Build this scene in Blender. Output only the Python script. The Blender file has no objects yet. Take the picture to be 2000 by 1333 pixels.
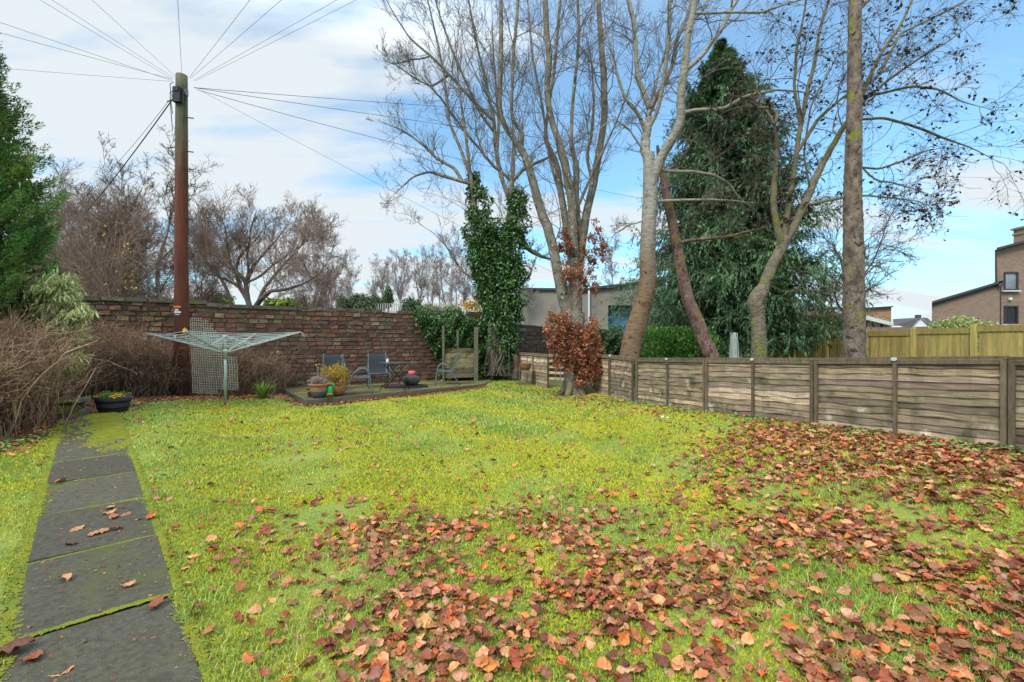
import bpy, math, random
import numpy as np
rng = np.random.default_rng(7); random.seed(7)
R = math.radians
S = bpy.context.scene
C = S.collection
# ------------------------------------------------------------------ camera
FPX, CH = 880.0, 1.45            # focal length in photograph pixels, camera height
cd = bpy.data.cameras.new('camera'); cam = bpy.data.objects.new('camera', cd); C.objects.link(cam)
cd.sensor_width = 36; cd.lens = 36*FPX/2000; cd.clip_start = .05; cd.clip_end = 900
cam.location = (0, 0, CH); cam.rotation_euler = (R(90), 0, 0); S.camera = cam
# ------------------------------------------------------------------ world
SUN_EL, SUN_AZ = R(46), R(215)   # azimuth clockwise from +Y
wd = bpy.data.worlds.new('World'); S.world = wd; wd.use_nodes = True
nt = wd.node_tree; N = nt.nodes; L = nt.links
bg = N['Background']; bg.inputs[1].default_value = .1
sky = N.new('ShaderNodeTexSky'); sky.sky_type = 'NISHITA'; sky.sun_disc = False
sky.sun_elevation = SUN_EL; sky.sun_rotation = SUN_AZ
tc = N.new('ShaderNodeTexCoord')
def wmath(op, a, b=None, clamp=False):
    n = N.new('ShaderNodeMath'); n.operation = op; n.use_clamp = clamp
    for i, v in enumerate((a, b)):
        if v is None: continue
        if isinstance(v, (int, float)): n.inputs[i].default_value = v
        else: L.new(v, n.inputs[i])
    return n.outputs[0]
sep = N.new('ShaderNodeSeparateXYZ'); L.new(tc.outputs['Generated'], sep.inputs[0])
zc = wmath('MAXIMUM', sep.outputs[2], .0)
den = wmath('ADD', zc, .22)
cmb = N.new('ShaderNodeCombineXYZ')
L.new(wmath('DIVIDE', sep.outputs[0], den), cmb.inputs[0]); L.new(wmath('DIVIDE', sep.outputs[1], den), cmb.inputs[1])
nz = N.new('ShaderNodeTexNoise'); nz.inputs['Scale'].default_value = 1.0; nz.inputs['Detail'].default_value = 7; nz.inputs['Roughness'].default_value = .55
mp = N.new('ShaderNodeMapping'); mp.inputs['Rotation'].default_value = (0, 0, R(-18)); mp.inputs['Scale'].default_value = (.8, 2.3, 1); mp.inputs['Location'].default_value = (1.3, .4, 0)
L.new(cmb.outputs[0], mp.inputs[0]); L.new(mp.outputs[0], nz.inputs['Vector'])
vm = N.new('ShaderNodeVectorMath'); vm.operation = 'DOT_PRODUCT'
v = np.array([.62, 1, .62]); v /= np.linalg.norm(v); vm.inputs[1].default_value = tuple(v); L.new(tc.outputs['Generated'], vm.inputs[0])
hole = wmath('MULTIPLY', wmath('SUBTRACT', vm.outputs['Value'], .82), 3.6, True)   # the clearer patch upper right
vm2 = N.new('ShaderNodeVectorMath'); vm2.operation = 'DOT_PRODUCT'
v = np.array([-.75, 1, .62]); v /= np.linalg.norm(v); vm2.inputs[1].default_value = tuple(v); L.new(tc.outputs['Generated'], vm2.inputs[0])
veil = wmath('MULTIPLY', wmath('SUBTRACT', vm2.outputs['Value'], .90), 1.2, True)
low = wmath('MULTIPLY', wmath('SUBTRACT', .30, zc), 1.5, True)
cl = wmath('ADD', wmath('SUBTRACT', wmath('MULTIPLY', wmath('SUBTRACT', nz.outputs[0], .50), 5.5), hole), .62)
cl = wmath('MAXIMUM', wmath('ADD', wmath('ADD', cl, veil), low, True), .16)
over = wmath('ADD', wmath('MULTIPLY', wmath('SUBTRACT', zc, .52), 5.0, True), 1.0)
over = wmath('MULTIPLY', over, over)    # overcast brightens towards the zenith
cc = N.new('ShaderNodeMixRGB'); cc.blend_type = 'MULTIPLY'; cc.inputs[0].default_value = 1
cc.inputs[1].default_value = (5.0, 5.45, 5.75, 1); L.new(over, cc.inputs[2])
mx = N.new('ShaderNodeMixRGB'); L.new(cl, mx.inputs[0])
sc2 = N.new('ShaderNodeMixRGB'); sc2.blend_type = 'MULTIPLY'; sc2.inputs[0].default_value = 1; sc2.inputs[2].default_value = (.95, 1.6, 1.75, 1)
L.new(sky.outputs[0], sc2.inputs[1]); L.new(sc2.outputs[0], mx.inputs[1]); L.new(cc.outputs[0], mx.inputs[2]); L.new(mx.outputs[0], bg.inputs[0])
# ------------------------------------------------------------------ sun
sd = bpy.data.lights.new('sun', 'SUN'); sd.energy = 1.8; sd.angle = R(14); sd.color = (1, .95, .87)
so = bpy.data.objects.new('sun', sd); C.objects.link(so)
so.rotation_euler = (R(90)-SUN_EL, 0, math.pi-SUN_AZ)
S.view_settings.view_transform = 'Standard'; S.view_settings.look = 'None'; S.view_settings.gamma = 1
S.view_settings.exposure = 0.70; S.view_settings.use_curve_mapping = False

# ------------------------------------------------------------------ materials
def M(name, c1, c2=None, scale=4., rough=.85, bump=0., bscale=40., tint=False, trans=0., spec=.3, stretch=(1, 1, 1), c3=None, m3=(2., .55, .12), metal=0., detail=5., rot=(0, 0, 0), c4=None, m4=(2., .6, .1), bdist=.02):
    m = bpy.data.materials.new(name); m.use_nodes = True; t = m.node_tree; n = t.nodes; l = t.links
    p = n['Principled BSDF']; p.inputs['Roughness'].default_value = rough; p.inputs['Metallic'].default_value = metal
    p.inputs['Specular IOR Level'].default_value = spec
    co = n.new('ShaderNodeTexCoord'); mpn = n.new('ShaderNodeMapping'); mpn.inputs['Scale'].default_value = stretch; mpn.inputs['Rotation'].default_value = rot
    l.new(co.outputs['Object'], mpn.inputs[0])
    def noise(s, d=detail, str_=True):
        q = n.new('ShaderNodeTexNoise'); q.inputs['Scale'].default_value = s; q.inputs['Detail'].default_value = d; q.inputs['Roughness'].default_value = .62
        l.new(mpn.outputs[0] if str_ else co.outputs['Object'], q.inputs['Vector']); return q.outputs[0]
    def ramp(x, a, b):
        r = n.new('ShaderNodeMapRange'); r.inputs[1].default_value = a; r.inputs[2].default_value = b; l.new(x, r.inputs[0]); return r.outputs[0]
    def mix(f, a, b, mode='MIX'):
        q = n.new('ShaderNodeMixRGB'); q.blend_type = mode
        for i, x in ((0, f), (1, a), (2, b)):
            if hasattr(x, 'links'): l.new(x, q.inputs[i])
            elif isinstance(x, (int, float)): q.inputs[i].default_value = x
            else: q.inputs[i].default_value = (*x, 1)
        return q.outputs[0]
    c = c1
    if c2: c = mix(ramp(noise(scale), .36, .64), c1, c2)
    if c3: c = mix(ramp(noise(m3[0], 6, False), m3[1], m3[1]+m3[2]), c, c3)
    if c4: c = mix(ramp(noise(m4[0], 6, False), m4[1], m4[1]+m4[2]), c, c4)
    if tint:
        a = n.new('ShaderNodeAttribute'); a.attribute_name = 'tint'; c = mix(1., c, a.outputs['Color'], 'MULTIPLY')
    if hasattr(c, 'links'): l.new(c, p.inputs['Base Color'])
    else: p.inputs['Base Color'].default_value = (*c, 1)
    if bump:
        b = n.new('ShaderNodeBump'); b.inputs['Strength'].default_value = bump; b.inputs['Distance'].default_value = bdist
        l.new(noise(bscale, 6), b.inputs['Height']); l.new(b.outputs[0], p.inputs['Normal'])
    if trans:
        tr = n.new('ShaderNodeBsdfTranslucent'); ms = n.new('ShaderNodeMixShader'); ms.inputs[0].default_value = trans
        if hasattr(c, 'links'): l.new(c, tr.inputs[0])
        else: tr.inputs[0].default_value = (*c, 1)
        l.new(p.outputs[0], ms.inputs[1]); l.new(tr.outputs[0], ms.inputs[2]); l.new(ms.outputs[0], n['Material Output'].inputs[0])
    return m

# ------------------------------------------------------------------ mesh collector
class MB:
    def __init__(s): s.v = []; s.f = []; s.n = 0
    def add(s, v, f, tint=None):
        v = np.asarray(v, float).reshape(-1, 3); f = np.asarray(f, int)
        if tint is None: tint = np.ones((len(f), 3))
        tint = np.asarray(tint, float)
        if tint.ndim == 1: tint = np.tile(tint, (len(f), 1))
        s.v.append(v); s.f.append((f+s.n, tint)); s.n += len(v); return s
    def box(s, c, size, rz=0, rot=None, jit=0., tint=None):
        q = np.array([[x, y, z] for z in (-.5, .5) for y in (-.5, .5) for x in (-.5, .5)])*np.asarray(size, float)
        if jit: q = q+rng.uniform(-jit, jit, q.shape)
        if rot is not None: q = q@np.asarray(rot).T
        elif rz: cs, sn = math.cos(rz), math.sin(rz); q = q@np.array([[cs, sn, 0], [-sn, cs, 0], [0, 0, 1]])
        return s.add(q+np.asarray(c, float), [[0, 2, 3, 1], [4, 5, 7, 6], [0, 1, 5, 4], [2, 6, 7, 3], [0, 4, 6, 2], [1, 3, 7, 5]], tint)
    def beam(s, a, b, w, h, tint=None, up=(0, 0, 1)):
        a = np.array(a, float); b = np.array(b, float); d = b-a; Ln = np.linalg.norm(d); d /= Ln
        x = np.cross(d, up)
        if np.linalg.norm(x) < 1e-4: x = np.cross(d, (1, 0, 0))
        x /= np.linalg.norm(x); z = np.cross(x, d)
        return s.box((a+b)/2, (w, Ln, h), rot=np.stack([x, d, z], 1), tint=tint)
    def tubes(s, P, r, sides=6, tint=None, cap=True):
        P = np.asarray(P, float); P = P[None] if P.ndim == 2 else P
        n, k, _ = P.shape; r = np.broadcast_to(np.asarray(r, float), (n, k))
        T = np.gradient(P, axis=1); T /= np.linalg.norm(T, axis=2, keepdims=True)+1e-9
        mt = np.abs((P[:, -1]-P[:, 0])); ref = np.zeros((n, 3)); ref[np.arange(n), np.argmin(mt, 1)] = 1
        A = np.cross(T, ref[:, None]); A /= np.linalg.norm(A, axis=2, keepdims=True)+1e-9; B = np.cross(T, A)
        an = np.arange(sides)*2*math.pi/sides
        v = P[:, :, None]+r[:, :, None, None]*(np.cos(an)[:, None]*A[:, :, None]+np.sin(an)[:, None]*B[:, :, None])
        i = np.arange(n)[:, None, None]*k*sides; j = np.arange(k-1)[None, :, None]*sides; q = np.arange(sides)[None, None]
        q2 = (q+1) % sides
        F = np.stack([i+j+q, i+j+q2, i+j+sides+q2, i+j+sides+q], -1).reshape(-1, 4)
        if tint is not None and np.asarray(tint).ndim == 2: tint = np.repeat(tint, (k-1)*sides, 0)
        base = s.n; s.add(v, F, tint)
        if cap and n < 60:
            for a in range(n):
                for e in (0, k-1):
                    idx = base+a*k*sides+e*sides+np.arange(sides)
                    s.f.append((idx[None, ::-1] if e == 0 else idx[None], np.ones((1, 3)) if tint is None or np.asarray(tint).ndim > 1 else np.asarray(tint)[None]))
        return s
    def lathe(s, c, prof, seg=24, tint=None):
        pr = np.asarray(prof, float); k = len(pr); an = np.arange(seg)*2*math.pi/seg
        v = np.stack([pr[:, 0, None]*np.cos(an), pr[:, 0, None]*np.sin(an), np.repeat(pr[:, 1, None], seg, 1)], -1)+np.asarray(c, float)
        i = np.arange(k-1)[:, None]*seg; q = np.arange(seg)[None]; q2 = (q+1) % seg
        return s.add(v, np.stack([i+q, i+q2, i+seg+q2, i+seg+q], -1).reshape(-1, 4), tint)
    def inst(s, tv, tf, pos, rot, sc, tint=None):          # many copies of one small template
        tv = np.asarray(tv, float); tf = np.asarray(tf, int); n = len(pos); sc = np.asarray(sc, float)
        if sc.ndim == 1: sc = sc[:, None]
        q = np.einsum('nij,nvj->nvi', rot, tv[None]*sc[:, None, :])+np.asarray(pos)[:, None]
        F = (tf[None]+np.arange(n)[:, None, None]*len(tv)).reshape(-1, tf.shape[1])
        if tint is not None: tint = np.repeat(np.asarray(tint), len(tf), 0)
        return s.add(q, F, tint)
    def build(s, name, mat, parent=None, smooth=False, origin=None):
        me = bpy.data.meshes.new(name); o = bpy.data.objects.new(name, me); C.objects.link(o)
        off = np.zeros(3)
        if parent is not None:
            o.parent = parent; off = np.array(wloc(parent))
        elif origin is not None: off = np.array(origin, float); o.location = origin
        V = np.concatenate(s.v)-off
        me.vertices.add(len(V)); me.vertices.foreach_set('co', V.ravel())
        Ls = [len(f)*f.shape[1] for f, _ in s.f]; tot = sum(Ls); npoly = sum(len(f) for f, _ in s.f)
        me.loops.add(tot); me.loops.foreach_set('vertex_index', np.concatenate([f.ravel() for f, _ in s.f]))
        sizes = np.concatenate([np.full(len(f), f.shape[1]) for f, _ in s.f]); st = np.concatenate([[0], np.cumsum(sizes)[:-1]])
        me.polygons.add(npoly); me.polygons.foreach_set('loop_start', st)
        me.polygons.foreach_set('use_smooth', np.full(npoly, smooth))
        me.update(calc_edges=True)
        at = me.attributes.new('tint', 'FLOAT_COLOR', 'FACE')
        tn = np.concatenate([t for _, t in s.f]); at.data.foreach_set('color', np.concatenate([tn, np.ones((len(tn), 1))], 1).ravel())
        me.materials.append(mat); return o
LOC = {}
def wloc(o): return LOC.get(o.name, (0, 0, 0))
def tag(o, label=None, cat=None, group=None, kind=None):
    if label and len(label.replace('-', ' ').split()) > 16: print('LONG', label)
    if label: o['label'] = label
    if cat: o['category'] = cat
    if group: o['group'] = group
    if kind: o['kind'] = kind
    return o
def thing(name, label, cat, loc=(0, 0, 0), group=None):
    o = bpy.data.objects.new(name, None); C.objects.link(o); o.location = loc; o.empty_display_size = .2; LOC[o.name] = tuple(loc)
    return tag(o, label, cat, group)
def sub(mb, name, mat, parent, root=None, smooth=False):   # a child of a part: same coordinates as the root
    o = mb.build(name, mat, None, smooth); 
    if root is not None:
        off = np.array(wloc(root)); me = o.data; V = np.empty(len(me.vertices)*3); me.vertices.foreach_get('co', V)
        me.vertices.foreach_set('co', (V.reshape(-1, 3)-off).ravel()); me.update()
    o.parent = parent; return o
def W(px, py, Y): return np.array([(px-1000)/FPX*Y, Y, CH+(667-py)/FPX*Y])
def sm(a, b, x): t = np.clip((np.asarray(x, float)-a)/(b-a), 0, 1); return t*t*(3-2*t)
def ground(x, y):
    x = np.asarray(x, float); y = np.asarray(y, float); r = np.hypot(x, y); yy = np.maximum(y, .8)
    z = .2*sm(0, 8, r)*sm(.42, .85, -x/yy)
    z = z+.15*sm(2, 10, r)*sm(0, .3, x/yy)
    z = z+.30*np.clip(1-(y-4.4)/5.2, 0, 1.15)*sm(1.2, 4.4, x)
    z = z+.12*np.exp(-((x+.6)**2+(y-14.6)**2)/1.5)
    z = z+1.45*sm(17, 26, y)*sm(4, -3, x)
    return z
def gz(x, y): return float(ground(x, y))
def onG(px, py):        # the point of the ground seen at a pixel of the photograph
    Y = 8.
    for _ in range(40):
        X = (px-1000)/FPX*Y; Y = .5*Y+.5*(CH-gz(X, Y))*FPX/(py-667)
    return np.array([(px-1000)/FPX*Y, Y, gz((px-1000)/FPX*Y, Y)])
def nrm(v): v = np.asarray(v, float); return v/(np.linalg.norm(v, axis=-1, keepdims=True)+1e-9)
def rots(fwd, up=None, spin=None):      # rotation matrices (N,3,3): local y = fwd, local z near up
    fwd = nrm(fwd); n = len(fwd)
    u = rng.normal(size=(n, 3)) if up is None else np.broadcast_to(np.asarray(up, float), (n, 3))+rng.normal(size=(n, 3))*.001
    x = nrm(np.cross(fwd, u)); z = np.cross(x, fwd)
    return np.stack([x, fwd, z], -1)
def tints(n, lo=.7, hi=1.25, hue=.12):
    b = rng.uniform(lo, hi, (n, 1)); return b*(1+rng.normal(size=(n, 3))*hue*.5)
def resample(P, K):
    P = np.asarray(P, float); d = np.concatenate([[0], np.cumsum(np.linalg.norm(np.diff(P[:, :3], axis=0), axis=1))])
    t = np.linspace(0, d[-1], K); o = np.stack([np.interp(t, d, P[:, i]) for i in range(P.shape[1])], 1)
    for _ in range(2): o[1:-1] = .25*o[:-2]+.5*o[1:-1]+.25*o[2:]
    return o
def spawn(P, Rr, n, lf, ang, K=6, rr=.5, tmin=.15, tmax=1., up=.15, wob=.12, rmin=.002, lpow=.6, lens=None):
    """n children per parent polyline: start on the parent, leave at an angle, wander"""
    m, k, _ = P.shape; idx = np.repeat(np.arange(m), n); q = len(idx)
    t = rng.uniform(tmin, tmax, q)*(k-1); i0 = np.clip(t.astype(int), 0, k-2); fr = (t-i0)[:, None]
    p0 = P[idx, i0]*(1-fr)+P[idx, i0+1]*fr; r0 = Rr[idx, i0]*(1-fr[:, 0])+Rr[idx, i0+1]*fr[:, 0]
    tg = nrm(P[idx, i0+1]-P[idx, i0]); rd = rng.normal(size=(q, 3)); rd -= (rd*tg).sum(1, keepdims=True)*tg; rd = nrm(rd)
    a = rng.uniform(*ang, q)[:, None]; d = tg*np.cos(a)+rd*np.sin(a)
    Lp = np.linalg.norm(np.diff(P, axis=1), axis=2).sum(1)[idx]
    ln = (Lp if lens is None else np.full(q, lens))*rng.uniform(*lf, q)*(1-.55*(t/(k-1)))**lpow
    out = np.zeros((q, K, 3)); out[:, 0] = p0; stp = (ln/(K-1))[:, None]; d = nrm(d)
    curl = rng.normal(size=(q, 3))*wob*.6
    for j in range(1, K):
        d = nrm(d+curl+rng.normal(size=(q, 3))*wob+np.array([0, 0, up])/K*2); out[:, j] = out[:, j-1]+d*stp
    rs = np.maximum(r0*rr*rng.uniform(.6, 1, q), rmin); rad = rs[:, None]*np.linspace(1, .35, K)[None]
    return out, np.maximum(rad, rmin*.7)
# leaf templates
T_RH = (np.array([[0, 0, 0], [-.32, .45, .05], [0, 1, -.05], [.32, .45, .05]]), np.array([[0, 3, 2, 1]]))
T_NEEDLE = (np.array([[-.5, 0, 0], [.5, 0, 0], [.3, .6, -.08], [0, 1, -.25]]), np.array([[0, 1, 2, 3]]))
# ================================================================== GROUND
def grid(xs, ys, zf, dz=0.):
    X, Y = np.meshgrid(xs, ys); Z = zf(X, Y)+dz; v = np.stack([X, Y, Z], -1).reshape(-1, 3); a, b = len(xs), len(ys)
    i = np.arange(b-1)[:, None]*a+np.arange(a-1)[None]; i = i.ravel(); return v, np.stack([i, i+1, i+1+a, i+a], 1)
m_lawn = M('lawn_turf', (.17, .23, .045), (.26, .28, .05), 1.3, .95, .9, 60, c3=(.13, .20, .04), m3=(.7, .5, .2), c4=(.12, .10, .03), m4=(5., .62, .1))
m_soil = M('soil', (.055, .036, .022), (.10, .06, .035), 3., .95, .8, 50, c3=(.12, .15, .03), m3=(1.2, .58, .15))
m_rough = M('rough_ground', (.06, .08, .025), (.12, .11, .05), .4, .95, .6, 10)
xs = np.concatenate([np.linspace(-300, -32, 12), np.linspace(-30, 30, 121), np.linspace(32, 300, 12)]); ys = np.concatenate([np.linspace(-60, -6, 10), np.linspace(-5, 30, 101), np.linspace(33, 600, 18)])
g = MB(); g.add(*grid(xs, ys, ground, -.04)); tag(g.build('ground', m_rough, smooth=True), kind='structure')
# lawn outline in plan (left edge follows the path, far edge the border, right edge the low fence)
WA, WB = np.array([-9.69, 10.4]), np.array([-3.31, 14.56])          # two points on the foot of the brick wall
wu = (WB-WA)/np.linalg.norm(WB-WA); wn = np.array([wu[1], -wu[0]])   # wn points to the camera side
def wall_pt(px):                 # distance along the wall line where the photo column meets it
    k = (px-1000)/FPX; s = (k*WA[1]-WA[0])/(wu[0]-k*wu[1]); return s
F0, FD = np.array([2.64, 9.5]), np.array([.727, -1.71])              # fence panel joints, one step per panel
# lawn as a fine sheet, 4 cm above the general ground
lx = np.linspace(-13, 6.4, 195); ly = np.linspace(-2, 18, 201)
v, f = grid(lx, ly, ground)
v[:, 2] += .008*np.sin(v[:, 0]*3.1+v[:, 1]*1.7)+.006*np.sin(v[:, 0]*5.3-v[:, 1]*4.1)
cx = v[f].mean(1); keep = np.ones(len(f), bool)
dw = (cx[:, :2]-WA)@wn; keep &= dw > -.6
fr = (cx[:, 0]-F0[0])*FD[1]-(cx[:, 1]-F0[1])*FD[0]; keep &= (fr > -1.0)
g = MB(); g.add(v, f[keep]); tag(g.build('lawn', m_lawn, smooth=True), kind='structure')
# border soil under the hedges, 1 cm above the lawn sheet
BORD = [(-30, 905), (60, 862), (120, 828), (160, 812), (215, 806), (235, 806), (300, 790), (380, 776), (440, 778), (520, 770), (560, 772)]
bp = np.array([onG(max(a, -200), b) for a, b in BORD]); DC0, DR0 = np.array([-4.40, 9.80, 0]), np.array([-.7, 13.6, 0]); bp = np.concatenate([[[-16, 4.3, 0]], bp, [DC0, DR0, [3.5, 15.5, 0]]])
def in_poly(x, y, P):
    c = np.zeros(np.shape(x), bool)
    for (x1, y1), (x2, y2) in zip(P, np.roll(P, -1, 0)):
        if y1 != y2: c ^= ((y1 > y) != (y2 > y)) & (x < (x2-x1)*(y-y1)/(y2-y1)+x1)
    return c
def border_front(x, y):    # signed distance beyond the border line (positive inside the bed)
    best = np.full(np.shape(x), 1e9); sg = np.zeros(np.shape(x))
    for a, b in zip(bp[:-1, :2], bp[1:, :2]):
        d = b-a; t = np.clip(((x-a[0])*d[0]+(y-a[1])*d[1])/(d@d), 0, 1); qx = x-a[0]-t*d[0]; qy = y-a[1]-t*d[1]
        dd = np.hypot(qx, qy); c = d[0]*qy-d[1]*qx; u = dd < best; best = np.where(u, dd, best); sg = np.where(u, np.sign(c), sg)
    return np.where(in_poly(x, y, np.concatenate([bp[:-1, :2], [[-2.2, 15.6], [-14, 8.2]]])), best, -best)
bx = np.linspace(-13, -4.5, 120); by = np.linspace(3.2, 14.5, 150)
v, f = grid(bx, by, ground, .014); cx = v[f].mean(1)
bd = border_front(cx[:, 0], cx[:, 1])+.10*np.sin(cx[:, 0]*6)+.07*np.sin(cx[:, 1]*9)
keep = (bd > 0) & ((cx[:, :2]-WA)@wn > -.3)
g = MB(); g.add(v, f[keep]); tag(g.build('border_soil', m_soil, smooth=True), kind='structure')
# ------------------------------------------------------------------ path of concrete slabs
m_slab = M('paving_concrete', (.058, .051, .034), (.098, .088, .062), 30, .85, .7, 160, c3=(.20, .19, .16), m3=(70., .66, .05), c4=(.085, .095, .03), m4=(2.5, .53, .2), tint=True)
m_moss = M('moss', (.17, .19, .018), (.26, .255, .02), 7, 1., 1., 90, c3=(.13, .2, .03), m3=(6, .5, .2))
PR, pd_ = np.array([-1.60, 2.20]), nrm(np.array([-5.1, 5.4])); pn = np.array([-pd_[1], pd_[0]])*1.; PWID = .60
pn = np.array([-.727, -.687])
g = MB(); ms = MB(); sl = .886
for k in range(-4, 8):
    s0 = .26/.727+k*sl; a = PR+pd_*(s0+.012); n1 = 9
    for i in range(n1):
        q = []
        for (ds, dn) in ((i/n1, 0), ((i+1)/n1, 0), ((i+1)/n1, 1), (i/n1, 1)):
            p = a+pd_*(ds*(sl-.03))+pn*dn*PWID; q.append((*p, gz(*p)+.022+.004*math.sin(k*2.1)))
        q = np.array(q); ce_ = (PR+pd_*(.26/.727+(k+.5)*sl)+pn*.3); q[:, 2] += (q[:, 0]-ce_[0])*.012*math.sin(k*4.3)+(q[:, 1]-ce_[1])*.012*math.cos(k*2.9); lo = q-np.array([0, 0, .06]); tt = 1+.12*math.sin(k*3.7)
        g.add(np.concatenate([q, lo]), [[0, 1, 2, 3], [0, 4, 5, 1], [2, 6, 7, 3], [1, 5, 6, 2], [3, 7, 4, 0]], [tt]*3)
tag(g.build('path', m_slab), kind='structure')
def tuft_strip(mb, pts, w, n, h):         # small moss nodules
    pts = np.asarray(pts, float); k = len(pts); i = rng.integers(0, k-1, n); t = rng.random((n, 1)); p = pts[i]*(1-t)+pts[i+1]*t
    p[:, :2] += rng.normal(size=(n, 2))*w; p[:, 2] = ground(p[:, 0], p[:, 1])+.018
    r = rots(np.array([[1, 0, 0]]).repeat(n, 0), (0, 0, 1)); sc = rng.uniform(.4, 1.2, (n, 1))*np.array([[1, 1, .5]])*h
    tv = np.array([[1, 0, 0], [.3, .9, 0], [-.8, .6, 0], [-.8, -.6, 0], [.3, -.9, 0], [0, 0, .9]]); tf = [[0, 1, 5], [1, 2, 5], [2, 3, 5], [3, 4, 5], [4, 0, 5]]
    an = rng.uniform(0, 6.28, n); r = np.zeros((n, 3, 3)); r[:, 0, 0] = np.cos(an); r[:, 0, 1] = -np.sin(an); r[:, 1, 0] = np.sin(an); r[:, 1, 1] = np.cos(an); r[:, 2, 2] = 1
    mb.inst(tv, tf, p, r, sc, tints(n, .7, 1.3, .2))
for k in range(-3, 8):
    a = PR+pd_*(.26/.727+k*sl); b = a+pn*PWID; tuft_strip(ms, [(*a, 0), (*b, 0)], .007, 1300 if k < 3 else 500, .008)
for side, w in ((-.02, .016), (PWID+.025, .022)):
    a = PR+pd_*(-1.6)+pn*side; b = PR+pd_*7.4+pn*side; tuft_strip(ms, [(*a, 0), (*b, 0)], w, 9000, .009)
# thick moss carpet over the far right half of the path
n = 26000; s = rng.uniform(4.0, 7.6, n); dn = rng.uniform(-.03, .62, n)
ok = rng.random(n) < sm(3.9, 5.3, s)*(1-.97*sm(.20, .36, dn+.06*np.sin(s*5)))*(.55+.45*np.sin(s*9+dn*14)); s, dn = s[ok], dn[ok]
p = PR+pd_*s[:, None]+pn*dn[:, None]; n = len(p); an = rng.uniform(0, 6.28, n)
r = np.zeros((n, 3, 3)); r[:, 0, 0] = np.cos(an); r[:, 0, 1] = -np.sin(an); r[:, 1, 0] = np.sin(an); r[:, 1, 1] = np.cos(an); r[:, 2, 2] = 1
tv = np.array([[1, 0, 0], [.3, .9, 0], [-.8, .6, 0], [-.8, -.6, 0], [.3, -.9, 0], [0, 0, .9]]); tf = [[0, 1, 5], [1, 2, 5], [2, 3, 5], [3, 4, 5], [4, 0, 5]]
ms.inst(tv, tf, np.column_stack([p, ground(p[:, 0], p[:, 1])+.022]), r, rng.uniform(.008, .026, (n, 1))*np.array([[1, 1, .9]]), tints(n, .55, 1.4, .2))
tag(ms.build('path_moss', m_moss), 'yellow green moss in the joints and along the edges of the slab path', 'moss', kind='stuff')

# ================================================================== BRICK WALLS
m_brick = M('old_brick', (.185, .095, .062), (.11, .068, .05), 26, .93, .8, 70, tint=True, c3=(.42, .43, .36), m3=(13., .645, .05), c4=(.13, .135, .07), m4=(1.3, .55, .2))
m_mort = M('mortar', (.060, .046, .034), (.12, .105, .08), 8, .98, .8, 60)
m_cope = M('wall_coping', (.13, .12, .10), (.07, .065, .045), 6, .95, .6, 40, tint=True, c3=(.10, .13, .03), m3=(3, .55, .1))
def brick_wall(mb, mo, s0, s1, ztop, zbot, ch=.122, bl=.235, th=.24, cam_off=0.):
    row = 0; z = zbot
    zt = ztop if callable(ztop) else (lambda s: ztop)
    while z < max(zt(s0), zt(s1)):
        s = s0-(row % 2)*bl/2
        while s < s1:
            l = bl*rng.uniform(.93, 1.06) if rng.random() > .12 else bl*.5; a, b = max(s, s0), min(s+l, s1)
            top = zt((a+b)/2)
            if b-a > .04 and z+ch*.15 < top:
                h = min(ch, top-z); c = WA+wu*(a+b)/2+wn*(rng.normal()*.007+cam_off)
                t = rng.choice([.68, .86, 1., 1.1, 1.3], p=[.12, .28, .32, .2, .08])*rng.uniform(.88, 1.12); rr = rng.random()
                tt = np.array([t*1.15, t*.95, t*.9]) if rr < .25 else np.array([t*.9, t*1.02, t*1.]) if rr < .6 else np.array([t, t*.95, t*.9])
                if rng.random() < .04: tt = np.array([1.5, 1.9, 1.7])
                mb.box((*c, z+h/2), (b-a-.022-abs(rng.normal()*.006), th, h-.024-abs(rng.normal()*.004)), rz=math.atan2(wu[1], wu[0])+rng.normal()*.012, jit=.011, tint=tt)
            s += l
        z += ch; row += 1
    n = 24
    for i in range(n):
        a = s0+(s1-s0)*i/n; b = s0+(s1-s0)*(i+1)/n; c = WA+wu*(a+b)/2+wn*cam_off; zz = min(zt(a), zt(b))-.012
        mo.box((*c, (zbot+zz)/2-.05), (b-a, th-.034, zz-zbot+.1), rz=math.atan2(wu[1], wu[0]))
# main wall: from behind the bamboo to the ivy tree
s0, s1 = wall_pt(-60), wall_pt(985)
def topA(s): return CH+.90+.015*math.sin(s*1.3)+(.05 if math.sin(s*.77+1) > .6 else 0)
root = thing('brick_wall', 'old mossy red brick garden wall running behind the patio and the telegraph pole', 'wall', (*(WA+wu*s0), gz(*(WA+wu*s0))))
b_, m_ = MB(), MB(); brick_wall(b_, m_, s0, s1, topA, -.15)
b_.build('brickwork', m_brick, root); m_.build('mortar', m_mort, root)
cp = MB(); s = s0
while s < s1:
    l = rng.uniform(.42, .62) if s < wall_pt(560) else rng.uniform(.24, .30); c = WA+wu*(s+l/2); z = topA(s+l/2)
    if s < wall_pt(700) or rng.random() < .7:
        cp.box((*c, z+.025+.0), (l-.012, .29 if s < wall_pt(560) else .25, .09), rz=math.atan2(wu[1], wu[0])+rng.normal()*.01, jit=.008, tint=[rng.uniform(.7, 1.3)]*3)
    s += l
cp.build('coping', m_cope, root)
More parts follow.
